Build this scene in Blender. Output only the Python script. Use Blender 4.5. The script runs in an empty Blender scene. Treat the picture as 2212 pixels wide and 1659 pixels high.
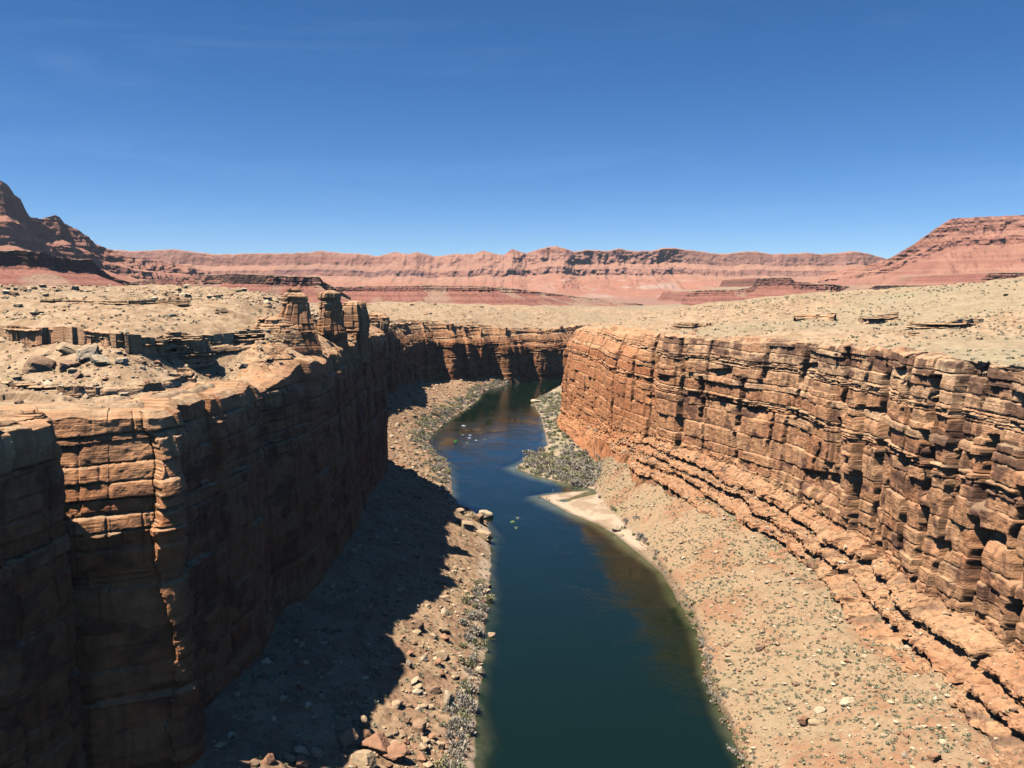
import bpy, math, random
import numpy as np
from mathutils import Vector

random.seed(7)
RNG = np.random.default_rng(11)
sc = bpy.context.scene
COL = sc.collection

# ------------------------------------------------------------------ camera, sky, sun, exposure
CAM_H, F, CX, CY = 140.0, 885.0, 512.0, 384.0
PITCH = math.atan(99.0 / F)
cam_d = bpy.data.cameras.new("camera")
cam = bpy.data.objects.new("camera", cam_d)
COL.objects.link(cam)
cam.location = (0, 0, CAM_H)
cam.rotation_euler = (math.pi / 2 - PITCH, 0, 0)
cam_d.sensor_width = 36.0
cam_d.lens = 36.0 * F / 1024.0
cam_d.clip_start, cam_d.clip_end = 0.5, 60000.0
sc.camera = cam

SUN_EL, SUN_AZ = math.radians(64.0), math.radians(21)      # elevation; light travels to +x turned by SUN_AZ towards +y
LDIR = Vector((math.cos(SUN_EL) * math.cos(SUN_AZ), math.cos(SUN_EL) * math.sin(SUN_AZ), -math.sin(SUN_EL)))
sun_d = bpy.data.lights.new("sun", "SUN")
sun_d.energy, sun_d.angle, sun_d.color = 5.0, math.radians(0.5), (1.0, 0.945, 0.86)
sun = bpy.data.objects.new("sun", sun_d)
sun.rotation_euler = LDIR.to_track_quat("-Z", "Y").to_euler()
sun.location = (-200, -100, 500)
COL.objects.link(sun)

world = bpy.data.worlds.new("World")
sc.world = world
world.use_nodes = True
wn, wl = world.node_tree.nodes, world.node_tree.links
sky = wn.new("ShaderNodeTexSky")
sky.sky_type = "NISHITA"
sky.sun_disc = False
sky.sun_elevation = SUN_EL
sky.sun_rotation = math.atan2(-LDIR.x, -LDIR.y)
sky.altitude, sky.air_density, sky.dust_density, sky.ozone_density = 3000, 0.72, 1.0, 4.3
hs = wn.new("ShaderNodeHueSaturation"); hs.inputs["Saturation"].default_value = 1.23
wl.new(sky.outputs[0], hs.inputs["Color"])
# faint high cirrus
tc = wn.new("ShaderNodeTexCoord")
mpc = wn.new("ShaderNodeMapping"); mpc.inputs["Scale"].default_value = (1.1, 1.1, 9.0); mpc.inputs["Rotation"].default_value = (0.0, 0.06, 0.5)
wl.new(tc.outputs["Generated"], mpc.inputs["Vector"])
tn = wn.new("ShaderNodeTexNoise"); tn.inputs["Scale"].default_value = 2.2; tn.inputs["Detail"].default_value = 6; tn.inputs["Roughness"].default_value = 0.62; tn.inputs["Distortion"].default_value = 0.6
wl.new(mpc.outputs[0], tn.inputs["Vector"])
mrc = wn.new("ShaderNodeMapRange"); mrc.inputs[1].default_value = 0.52; mrc.inputs[2].default_value = 0.80; mrc.inputs[3].default_value = 0.0; mrc.inputs[4].default_value = 0.07
wl.new(tn.outputs["Fac"], mrc.inputs[0])
mxc = wn.new("ShaderNodeMix"); mxc.data_type = "RGBA"
mxc.inputs[7].default_value = (5.2, 6.6, 8.2, 1)
wl.new(mrc.outputs[0], mxc.inputs[0]); wl.new(hs.outputs[0], mxc.inputs[6])
wl.new(mxc.outputs[2], wn["Background"].inputs[0])
wn["Background"].inputs[1].default_value = 0.088

sc.view_settings.view_transform = "Standard"
sc.view_settings.look = "None"
sc.view_settings.exposure = 0.62
sc.view_settings.gamma = 1.0
sc.cycles.max_bounces = 6
sc.cycles.diffuse_bounces = 0
sc.cycles.glossy_bounces = 2
sc.cycles.transparent_max_bounces = 8


# ------------------------------------------------------------------ numbers: projection, noise
def ground(px, py, z, k=1024 / 2212):
    """pixel of the 2212-wide view -> point of the horizontal plane z (x, y)"""
    a, c = (px * k - CX) / F, -(py * k - CY) / F
    dy, dz = math.cos(PITCH) + c * math.sin(PITCH), -math.sin(PITCH) + c * math.cos(PITCH)
    t = (z - CAM_H) / dz
    return (a * t, dy * t)


def at_depth(px, py, y, k=1.0):
    a, c = (px * k - CX) / F, -(py * k - CY) / F
    dy, dz = math.cos(PITCH) + c * math.sin(PITCH), -math.sin(PITCH) + c * math.cos(PITCH)
    t = y / dy
    return (a * t, y, CAM_H + dz * t)


def h1(i, seed=0):
    v = (np.asarray(i).astype(np.int64).astype(np.uint32) * np.uint32(0x9E3779B1)) ^ np.uint32((seed * 0x85EBCA6B + 0x1234567) & 0xFFFFFFFF)
    v ^= v >> np.uint32(15); v = v * np.uint32(0x2C1B3C6D); v ^= v >> np.uint32(12); v = v * np.uint32(0x297A2D39); v ^= v >> np.uint32(15)
    return v.astype(np.float64) / 4294967296.0


def h2(i, j, seed=0):
    a = (np.asarray(i).astype(np.int64).astype(np.uint32) * np.uint32(73856093)) ^ (np.asarray(j).astype(np.int64).astype(np.uint32) * np.uint32(19349663))
    return h1(a, seed)


def h3(i, j, k, seed=0):
    a = (np.asarray(i).astype(np.int64).astype(np.uint32) * np.uint32(73856093)) ^ (np.asarray(j).astype(np.int64).astype(np.uint32) * np.uint32(19349663)) ^ (np.asarray(k).astype(np.int64).astype(np.uint32) * np.uint32(83492791))
    return h1(a, seed)


def sm(t):
    return t * t * (3 - 2 * t)


def vn2(x, y, seed=0):
    x, y = np.broadcast_arrays(np.asarray(x, float), np.asarray(y, float))
    i, j = np.floor(x), np.floor(y)
    u, v = sm(x - i), sm(y - j)
    a = h2(i, j, seed) * (1 - u) + h2(i + 1, j, seed) * u
    b = h2(i, j + 1, seed) * (1 - u) + h2(i + 1, j + 1, seed) * u
    return (a * (1 - v) + b * v) * 2 - 1


def fb2(x, y, octs=4, seed=0, gain=0.5):
    r, amp, tot = 0, 1.0, 0.0
    for o in range(octs):
        r = r + amp * vn2(x * 2 ** o + o * 17.3, y * 2 ** o - o * 9.1, seed + o)
        tot += amp
        amp *= gain
    return r / tot * 1.5


def vn3(x, y, z, seed=0):
    i, j, k = np.floor(x), np.floor(y), np.floor(z)
    u, v, w = sm(x - i), sm(y - j), sm(z - k)
    r = 0
    for dk, wk in ((0, 1 - w), (1, w)):
        a = h3(i, j, k + dk, seed) * (1 - u) + h3(i + 1, j, k + dk, seed) * u
        b = h3(i, j + 1, k + dk, seed) * (1 - u) + h3(i + 1, j + 1, k + dk, seed) * u
        r = r + wk * (a * (1 - v) + b * v)
    return r * 2 - 1


def fb3(x, y, z, octs=3, seed=0):
    r, amp, tot = 0, 1.0, 0.0
    for o in range(octs):
        r = r + amp * vn3(x * 2 ** o + 5.1 * o, y * 2 ** o, z * 2 ** o - 3.7 * o, seed + o)
        tot += amp
        amp *= 0.5
    return r / tot * 1.5


def sstep(a, b, x):
    return sm(np.clip((x - a) / (b - a), 0, 1))


def mixc(c1, c2, t):
    t = np.asarray(t)[..., None]
    return np.asarray(c1) * (1 - t) + np.asarray(c2) * t


# ------------------------------------------------------------------ mesh and material helpers
def link_mesh(name, V, Q, mat, col=None, smooth=False, attrs=None):
    V = np.asarray(V, np.float32).reshape(-1, 3)
    Q = np.asarray(Q, np.int32)
    m = bpy.data.meshes.new(name)
    m.vertices.add(len(V))
    m.vertices.foreach_set("co", V.ravel())
    n = Q.shape[1]
    m.loops.add(Q.size)
    m.loops.foreach_set("vertex_index", Q.ravel())
    m.polygons.add(len(Q))
    m.polygons.foreach_set("loop_start", np.arange(0, Q.size, n, dtype=np.int32))
    m.polygons.foreach_set("use_smooth", np.full(len(Q), smooth, bool))
    m.update(calc_edges=True)
    if col is not None:
        c = np.ones((len(V), 4), np.float32)
        c[:, :3] = np.clip(np.asarray(col).reshape(-1, 3), 0.005, 0.9)
        a = m.color_attributes.new("Col", "FLOAT_COLOR", "POINT")
        a.data.foreach_set("color", c.ravel())
    for k, v in (attrs or {}).items():
        a = m.attributes.new(k, "FLOAT", "POINT")
        a.data.foreach_set("value", np.asarray(v, np.float32).ravel())
    m.materials.append(mat)
    o = bpy.data.objects.new(name, m)
    COL.objects.link(o)
    return o


def grid_quads(nr, nc, keep=None, closed=False):
    i = np.arange(nr * nc).reshape(nr, nc)
    if closed:
        i = np.concatenate([i, i[:1]], 0)
    q = np.stack([i[:-1, :-1], i[1:, :-1], i[1:, 1:], i[:-1, 1:]], -1)
    if keep is not None:
        q = q[keep]
    return q.reshape(-1, 4)


def structure(o):
    o["kind"] = "structure"
    return o


def stuff(o, label, cat):
    o["kind"] = "stuff"; o["label"] = label; o["category"] = cat
    return o


def tag(o, label, cat, group=None):
    o["label"] = label; o["category"] = cat
    if group: o["group"] = group
    return o


def rock_material(name, fine=0.35, bump_scales=((0.35, 0.5), (1.6, 0.25)), bump_dist=0.5, vary=0.28, strat=0.0):
    m = bpy.data.materials.new(name)
    m.use_nodes = True
    n, l = m.node_tree.nodes, m.node_tree.links
    b = n["Principled BSDF"]
    b.inputs["Roughness"].default_value = 0.92
    b.inputs["Specular IOR Level"].default_value = 0.15
    at = n.new("ShaderNodeVertexColor"); at.layer_name = "Col"
    g = n.new("ShaderNodeNewGeometry")
    hgt = None
    for sc_, amp in bump_scales:
        t = n.new("ShaderNodeTexNoise"); t.inputs["Scale"].default_value = sc_; t.inputs["Detail"].default_value = 5; t.inputs["Roughness"].default_value = 0.65
        l.new(g.outputs["Position"], t.inputs["Vector"])
        mu = n.new("ShaderNodeMath"); mu.operation = "MULTIPLY"; mu.inputs[1].default_value = amp
        l.new(t.outputs["Fac"], mu.inputs[0])
        if hgt is None: hgt = mu
        else:
            ad = n.new("ShaderNodeMath"); ad.operation = "ADD"; l.new(hgt.outputs[0], ad.inputs[0]); l.new(mu.outputs[0], ad.inputs[1]); hgt = ad
    if strat > 0:
        mp = n.new("ShaderNodeMapping"); mp.inputs["Scale"].default_value = (0.06, 0.06, 1.9)
        l.new(g.outputs["Position"], mp.inputs["Vector"])
        t = n.new("ShaderNodeTexNoise"); t.inputs["Scale"].default_value = 1.0; t.inputs["Detail"].default_value = 4
        l.new(mp.outputs[0], t.inputs["Vector"])
        mu = n.new("ShaderNodeMath"); mu.operation = "MULTIPLY"; mu.inputs[1].default_value = strat
        l.new(t.outputs["Fac"], mu.inputs[0])
        ad = n.new("ShaderNodeMath"); ad.operation = "ADD"; l.new(hgt.outputs[0], ad.inputs[0]); l.new(mu.outputs[0], ad.inputs[1]); hgt = ad
    bp = n.new("ShaderNodeBump"); bp.inputs["Strength"].default_value = 1.0; bp.inputs["Distance"].default_value = bump_dist
    l.new(hgt.outputs[0], bp.inputs["Height"])
    l.new(bp.outputs[0], b.inputs["Normal"])
    t = n.new("ShaderNodeTexNoise"); t.inputs["Scale"].default_value = fine; t.inputs["Detail"].default_value = 8; t.inputs["Roughness"].default_value = 0.7
    l.new(g.outputs["Position"], t.inputs["Vector"])
    mr = n.new("ShaderNodeMapRange"); mr.inputs[1].default_value = 0.3; mr.inputs[2].default_value = 0.7
    mr.inputs[3].default_value = 1 - vary; mr.inputs[4].default_value = 1 + vary
    l.new(t.outputs["Fac"], mr.inputs[0])
    mx = n.new("ShaderNodeVectorMath"); mx.operation = "SCALE"
    l.new(at.outputs["Color"], mx.inputs[0]); l.new(mr.outputs[0], mx.inputs["Scale"])
    l.new(mx.outputs[0], b.inputs["Base Color"])
    return m


def plain_material(name, color, rough=0.6, vary=0.0):
    m = bpy.data.materials.new(name)
    m.use_nodes = True
    n, l = m.node_tree.nodes, m.node_tree.links
    b = n["Principled BSDF"]
    b.inputs["Roughness"].default_value = rough
    b.inputs["Specular IOR Level"].default_value = 0.2
    b.inputs["Base Color"].default_value = (*color, 1)
    if vary:
        oi = n.new("ShaderNodeTexNoise"); oi.inputs["Scale"].default_value = 2.5
        g = n.new("ShaderNodeNewGeometry"); l.new(g.outputs["Position"], oi.inputs["Vector"])
        mr = n.new("ShaderNodeMapRange"); mr.inputs[1].default_value = 0.3; mr.inputs[2].default_value = 0.7
        mr.inputs[3].default_value = 1 - vary; mr.inputs[4].default_value = 1 + vary
        l.new(oi.outputs["Fac"], mr.inputs[0])
        mx = n.new("ShaderNodeVectorMath"); mx.operation = "SCALE"; mx.inputs[0].default_value = color
        l.new(mr.outputs[0], mx.inputs["Scale"]); l.new(mx.outputs[0], b.inputs["Base Color"])
    return m


M_CLIFF = rock_material("canyon_rock", 0.35, ((0.3, 0.5), (1.7, 0.28)), 0.75, 0.28, strat=0.42)
M_SOIL = rock_material("desert_soil", 0.6, ((0.5, 0.3), (2.2, 0.22)), 0.7, 0.2)
M_FAR = rock_material("far_rock", 0.012, ((0.01, 0.5), (0.06, 0.3)), 30.0, 0.16)
M_STONE = rock_material("loose_stone", 0.9, ((1.2, 0.25),), 0.35, 0.18)

# ------------------------------------------------------------------ plan of the canyon (metres; river level z = 0)
WL = [(1022, 1760), (1020, 1659), (1018, 1590), (1036, 1500), (1046, 1400), (1050, 1330), (1060, 1240), (1062, 1180), (1052, 1130), (1020, 1105),
      (985, 1090), (976, 1060), (968, 1000), (946, 985), (924, 955), (934, 937), (962, 912), (1000, 888), (1035, 862), (1042, 845), (1100, 829), (1150, 819), (1205, 804)]
WR = [(1645, 1760), (1615, 1659), (1590, 1600), (1545, 1500), (1522, 1440), (1516, 1390), (1478, 1320), (1430, 1240), (1385, 1200), (1335, 1158), (1290, 1132),
      (1230, 1108), (1165, 1072), (1210, 1065), (1285, 1058), (1255, 1050), (1205, 1040), (1150, 1026), (1113, 1010), (1150, 985), (1183, 962), (1176, 930), (1168, 900), (1150, 866), (1180, 850), (1212, 832)]
BR = [(1660, 1760), (1628, 1659), (1604, 1600), (1560, 1500), (1538, 1440), (1534, 1390), (1506, 1320), (1452, 1240), (1400, 1186), (1358, 1146), (1318, 1108),
      (1292, 1074), (1284, 1052), (1290, 1020), (1285, 985), (1255, 950), (1225, 915), (1212, 890), (1212, 860), (1216, 832)]


def plan(lst, z=0.0):
    a = np.array([ground(px, py, z) for px, py in lst])
    a = np.concatenate([[[a[0, 0] + (a[0, 0] - a[1, 0]) * 0.3, 60.0]], a])
    return a


PL, PR, PB = plan(WL), plan(WR), plan(BR)
PB[:, 0] -= 2.2 * (PB[:, 1] < 430)
PL = np.concatenate([PL, [[150, 1460], [320, 1540], [700, 1680]]])
PR = np.concatenate([PR, [[95, 1330], [200, 1400], [330, 1450], [700, 1580]]])
PB = np.concatenate([PB, [[100, 1310], [205, 1385], [335, 1430], [705, 1560]]])


def xl(y): return np.interp(y, PL[:, 1], PL[:, 0])
def xr(y): return np.interp(y, PR[:, 1], PR[:, 0])
def xb(y): return np.interp(y, PB[:, 1], PB[:, 0])


def poly_dist(x, y, P):
    d = np.full(x.shape, 1e9)
    for (ax, ay), (bx, by) in zip(P[:-1], P[1:]):
        ux, uy = bx - ax, by - ay
        t = np.clip(((x - ax) * ux + (y - ay) * uy) / (ux * ux + uy * uy + 1e-9), 0, 1)
        d = np.minimum(d, (x - ax - t * ux) ** 2 + (y - ay - t * uy) ** 2)
    return np.sqrt(d)


# cliff foot paths: x, y, base z, rim z
LEFT = np.array([
    (-190, -160, 26, 116), (-150, 60, 26, 116), (-112, 120, 25, 113.5), (-102, 165, 25, 113), (-98, 184, 25, 112.5), (-97, 192, 25, 112), (-100, 195, 25, 111.5), (-115, 199, 25, 110.8), (-115, 203, 25, 110.5), (-103, 208.5, 25, 110), (-90, 213, 25, 110), (-86, 216, 25, 110), (-84, 223, 25, 110), (-81, 245, 25, 110),
    (-79, 276, 25, 110), (-84, 298, 25, 104), (-78, 312, 25, 108), (-75, 330, 26, 111), (-74, 400, 28, 112), (-76, 470, 30, 113), (-77, 540, 30, 114), (-84, 556, 30, 112), (-120, 580, 32, 108), (-150, 650, 34, 104),
    (-158, 760, 34, 102), (-140, 860, 30, 100), (-124, 930, 28, 97), (-128, 1010, 26, 95), (-124, 1110, 18, 92), (-120, 1176, 11, 90), (-110, 1171, 11, 90), (-101, 1203, 11, 87), (-77, 1191, 11, 87), (-67, 1217, 10, 84), (-58, 1212, 10, 84), (-51, 1241, 10, 82), (-37, 1234, 10, 82), (-29, 1267, 10, 79), (-2, 1254, 10, 79), (7, 1285, 9, 76), (16, 1281, 9, 76), (26, 1312, 9, 73), (42, 1304, 9, 73),
    (92, 1345, 9, 74), (130, 1430, 10, 76), (300, 1510, 10, 76), (620, 1650, 10, 78)], float)
RIGHT = np.array([
    (175, -160, 27, 117), (155, 60, 27, 117), (152, 150, 28, 117), (148, 245, 29, 115), (147, 340, 30, 114), (146, 404, 32, 113), (136, 455, 36, 111), (119, 505, 39, 109), (98, 545, 40, 109), (84, 620, 34, 107),
    (68, 735, 20, 102), (54, 850, 14, 98), (58, 930, 12, 97), (85, 1000, 12, 97), (150, 1090, 12, 97), (300, 1240, 12, 97), (640, 1420, 12, 97)], float)


def chaikin(P, n=2):
    for _ in range(n):
        q = np.empty((2 * len(P) - 2, P.shape[1]))
        q[0::2] = P[:-1] * .75 + P[1:] * .25
        q[1::2] = P[:-1] * .25 + P[1:] * .75
        P = np.concatenate([P[:1], q, P[-1:]])
    return P


LEFT_S, RIGHT_S = chaikin(LEFT, 2), chaikin(RIGHT, 2)
CANYON = np.concatenate([LEFT_S[:, :2], RIGHT_S[::-1, :2]])


def inside(x, y, P):
    r = np.zeros(x.shape, bool)
    n = len(P)
    for k in range(n):
        (ax, ay), (bx, by) = P[k], P[(k + 1) % n]
        c = (ay > y) != (by > y)
        r ^= c & (x < (bx - ax) * (y - ay) / (by - ay + 1e-12) + ax)
    return r


# height of the open ground above the canyon
CTRL = [tuple(p) for p in LEFT[:, [0, 1, 3]]] + [tuple(p) for p in RIGHT[:, [0, 1, 3]]] + [
    (-120, 258, 114), (-160, 284, 114.5), (-200, 302, 115.5), (-105, 285, 113.5), (-140, 274, 114.2), (-128, 294, 125), (-165, 322, 126), (-205, 346, 127), (-95, 330, 119), (-120, 345, 127),
    (-100, 350, 127), (-103, 392, 132.5), (-104, 436, 133), (-112, 366, 131), (-102, 500, 124), (-114, 440, 132), (-150, 420, 134), (-212, 400, 135), (-267, 470, 138.5), (-196, 470, 138), (-115, 480, 134), (-250, 350, 135), (-330, 500, 139),
    (-160, 620, 124), (-300, 700, 126), (-350, 900, 120), (-230, 900, 112), (-190, 1050, 104), (-60, 1300, 96), (60, 1500, 94), (-130, 180, 115), (-180, 220, 115.5), (-260, 200, 118), (-140, 235, 114.5),
    (230, 400, 118), (200, 330, 117), (220, 500, 121), (350, 600, 143.5), (300, 700, 134), (190, 900, 120), (130, 1100, 108), (180, 1300, 106), (480, 640, 149), (340, 420, 127), (300, 300, 121), (260, 560, 127),
    (420, 900, 132), (300, 1000, 118), (-500, 300, 132), (500, 300, 130), (-450, 60, 122), (450, 60, 122)]
for deg in range(-75, 80, 15):
    for r, z in ((1900, 92), (3000, 64), (6000, 52), (12000, 40)):
        CTRL.append((r * math.sin(math.radians(deg)), r * math.cos(math.radians(deg)), z))
CTRL = np.array(CTRL, float)


def uv(x, y):
    return np.stack([np.arctan2(x, y) * 2.2, 1.6 * np.log(np.hypot(x, y) + 30)], -1)


def tps_fit(C):
    U = uv(C[:, 0], C[:, 1])
    d = np.linalg.norm(U[:, None] - U[None], axis=-1)
    K = np.where(d > 0, d * d * np.log(d + 1e-12), 0) + np.eye(len(C)) * 2e-3
    P = np.concatenate([np.ones((len(C), 1)), U], 1)
    A = np.block([[K, P], [P.T, np.zeros((3, 3))]])
    return U, np.linalg.solve(A, np.concatenate([C[:, 2], np.zeros(3)]))


TU, TW = tps_fit(CTRL)


def plateau_base(x, y):
    U = uv(x, y)
    r = TW[-3] + U[..., 0] * TW[-2] + U[..., 1] * TW[-1]
    for k in range(len(TU)):
        d2 = (U[..., 0] - TU[k, 0]) ** 2 + (U[..., 1] - TU[k, 1]) ** 2
        r = r + TW[k] * 0.5 * d2 * np.log(d2 + 1e-12)
    return r


def rim_near(x, y):
    """distance to the canyon edge and the rim height of its nearest point"""
    D = np.full(x.shape, 1e9); R = np.zeros(x.shape)
    for P, left in ((LEFT_S, True), (RIGHT_S, False)):
        for k in range(len(P) - 1):
            (ax, ay, _, ar), (bx, by, _, br) = P[k], P[k + 1]
            ux, uy = bx - ax, by - ay
            t = np.clip(((x - ax) * ux + (y - ay) * uy) / (ux * ux + uy * uy + 1e-9), 0, 1)
            d = (x - ax - t * ux) ** 2 + (y - ay - t * uy) ** 2
            m = d < D
            yy = ay + t * uy
            r = ar + t * (br - ar) + (rise_up(yy) if left else 0)
            R = np.where(m, r, R); D = np.where(m, d, D)
    return np.sqrt(D), R


def rise_up(y):
    return 6 * sstep(285, 350, y) * (1 - sstep(540, 580, y)) + 9 * sstep(300, 390, y) * sstep(520, 440, y)


def plateau_z(x, y):
    x, y = np.asarray(x, float), np.asarray(y, float)
    z = plateau_base(x, y)
    m = np.hypot(x, y) < 1700
    if m.any():
        d, r = rim_near(x[m], y[m])
        up = rise_up(y[m]) * (x[m] < 0)
        f = sstep(38 + up, 10 + up, d)
        z[m] = z[m] * (1 - f) + (r + 0.15) * f
    r = np.hypot(x, y)
    near = 1 - sstep(900, 2500, r)
    z = z + fb2(x / 70, y / 70, 3, 5) * (1.3 + 0.002 * np.minimum(r, 2500)) + near * 0.9 * fb2(x / 14, y / 14, 3, 6) + near * 0.5 * fb2(x / 3.5, y / 3.5, 3, 7)
    # rock ledges: flat treads and short risers in patches
    for S, seed, th in ((4.6, 21, 0.22), (1.7, 25, 0.25)):
        zz = z + 1.5 * fb2(x / 26, y / 26, 4, seed)
        f = zz / S - np.floor(zz / S)
        st = sstep(0.62, 0.95, f) - f
        mask = sstep(th, th + 0.25, fb2(x / 60, y / 60, 3, seed + 3) + 0.05 * (x < -60)) * near * (1 - sstep(-80, -95, x) * sstep(225, 245, y) * sstep(400, 370, y))
        z = z + mask * st * S * 0.62
    return z


def floor_z(x, y):
    """canyon floor: river bed, banks, talus"""
    dl = poly_dist(x, y, PL); dl = np.where(x < xl(y), dl, -dl)
    dr = poly_dist(x, y, PR); dr = np.where(x > xr(y), dr, -dr)
    db = poly_dist(x, y, PB); db = np.where(x > xb(y), db, -db)
    wl = poly_dist(x, y, LEFT_S[:, :2]); wr = poly_dist(x, y, RIGHT_S[:, :2])
    mid = (x < 0.5 * (xl(y) + xr(y)))
    jit = np.clip(fb2(x / 9, y / 9, 3, 38), -1, 1)
    dl = dl + 1.3 * jit * sstep(30, 0, np.abs(dl)); dr = dr + 0.8 * jit * sstep(30, 0, np.abs(dr)) * ((y < 400) | (y > 690))
    # left bank and talus
    zb = np.interp(y, LEFT[:, 1], LEFT[:, 2])
    f = np.clip(dl / (dl + wl + 1e-6), 0, 1)
    zl = 0.9 * (1 - np.exp(-np.maximum(dl, 0) / 2.0)) + zb * f ** 1.05 + sstep(2, 12, dl) * (1.3 * fb2(x / 17, y / 17, 3, 31) + 0.5 * fb2(x / 4.5, y / 4.5, 3, 32) + 0.25 * fb2(x / 1.6, y / 1.6, 2, 39))
    zl = np.where(dl > 0, np.maximum(zl, 0.05 + 0.02 * dl), 0)
    # right bank: low flats (sand bar, spit) up to the bank line, then the slope
    zr_b = np.interp(y, RIGHT[:, 1], RIGHT[:, 2])
    flat = np.clip(dr / (dr + np.maximum(-db, 0) + 1e-6), 0, 1)
    low = np.minimum(1.6, 0.10 * np.maximum(dr, 0)) + 0.10 * fb2(x / 7, y / 7, 2, 33)
    bank = 1.4 + (1.8 + 1.0 * sstep(0.0, 0.6, fb2(x / 11, y / 11, 2, 40))) * (1 - np.exp(-np.maximum(db, 0) / 1.1))
    fr = np.clip(db / (db + wr + 1e-6), 0, 1)
    zr_ = np.where(db > 0, bank + (zr_b - 2.5) * (fr ** 1.08) * (1 - 0.42 * sstep(0.40, 0.90, fr) * (1 - sstep(600, 680, y))) + sstep(1, 8, db) * (0.9 * fb2(x / 15, y / 15, 3, 34) + 0.3 * fb2(x / 3.5, y / 3.5, 3, 35)), np.maximum(low, 0.03 * np.maximum(dr, 0) + 0.02))
    # channel behind the sand bar
    dch = poly_dist(x, y, np.array([ground(px_, py_, 0) for px_, py_ in ((1224, 1081), (1250, 1074), (1275, 1068), (1292, 1064))]))
    zr_ = zr_ - (1.9 * np.exp(-(dch / 5.0) ** 2)) * (db < 3)
    land = np.where(mid, zl, zr_)
    d = np.where(mid, -dl, -dr)          # positive in the water
    shelf = np.where(mid, 0.36, 0.34) * (1 + 0.5 * fb2(x / 30, y / 30, 2, 36))
    shelf = np.where(~mid, shelf + (0.10 - shelf) * sstep(480, 560, y) * sstep(720, 690, y), shelf)
    bed = -np.minimum(9.0, shelf * np.maximum(d, 0) + 0.006 * np.maximum(d, 0) ** 2) - 0.25 * sstep(1, 6, d) * (1 + fb2(x / 6, y / 6, 3, 37))
    on_land = np.where(mid, dl > 0, dr > 0)
    return np.where(on_land, np.maximum(land, -0.9), bed), dict(dl=dl, dr=dr, db=db, wl=wl, wr=wr, mid=mid, land=on_land)


# ------------------------------------------------------------------ layered cliffs
class Beds:
    def __init__(s, seed, zmin=-10, zmax=175, thin=(0.5, 1.4), thick=(2.2, 6.5), pthick=0.42):
        r = np.random.default_rng(seed)
        b = [zmin]
        while b[-1] < zmax:
            if r.random() < pthick: b.append(b[-1] + r.uniform(*thick))
            else:
                for _ in range(r.integers(2, 5)): b.append(b[-1] + r.uniform(*thin))
        s.lb = np.array(b)
        n = len(b) + 1
        s.lo = r.normal(0, 0.42, n); s.tone = r.random(n); s.rough = r.random(n)
        g = [zmin]
        while g[-1] < zmax: g.append(g[-1] + r.uniform(9, 20))
        s.gb = np.array(g); s.go = r.normal(0, 0.9, len(g) + 1)
        s.seed = seed


def joints(r, total, lo, hi):
    j = [-30.0]
    while j[-1] < total + 30: j.append(j[-1] + r.uniform(lo, hi))
    return np.array(j)


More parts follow.
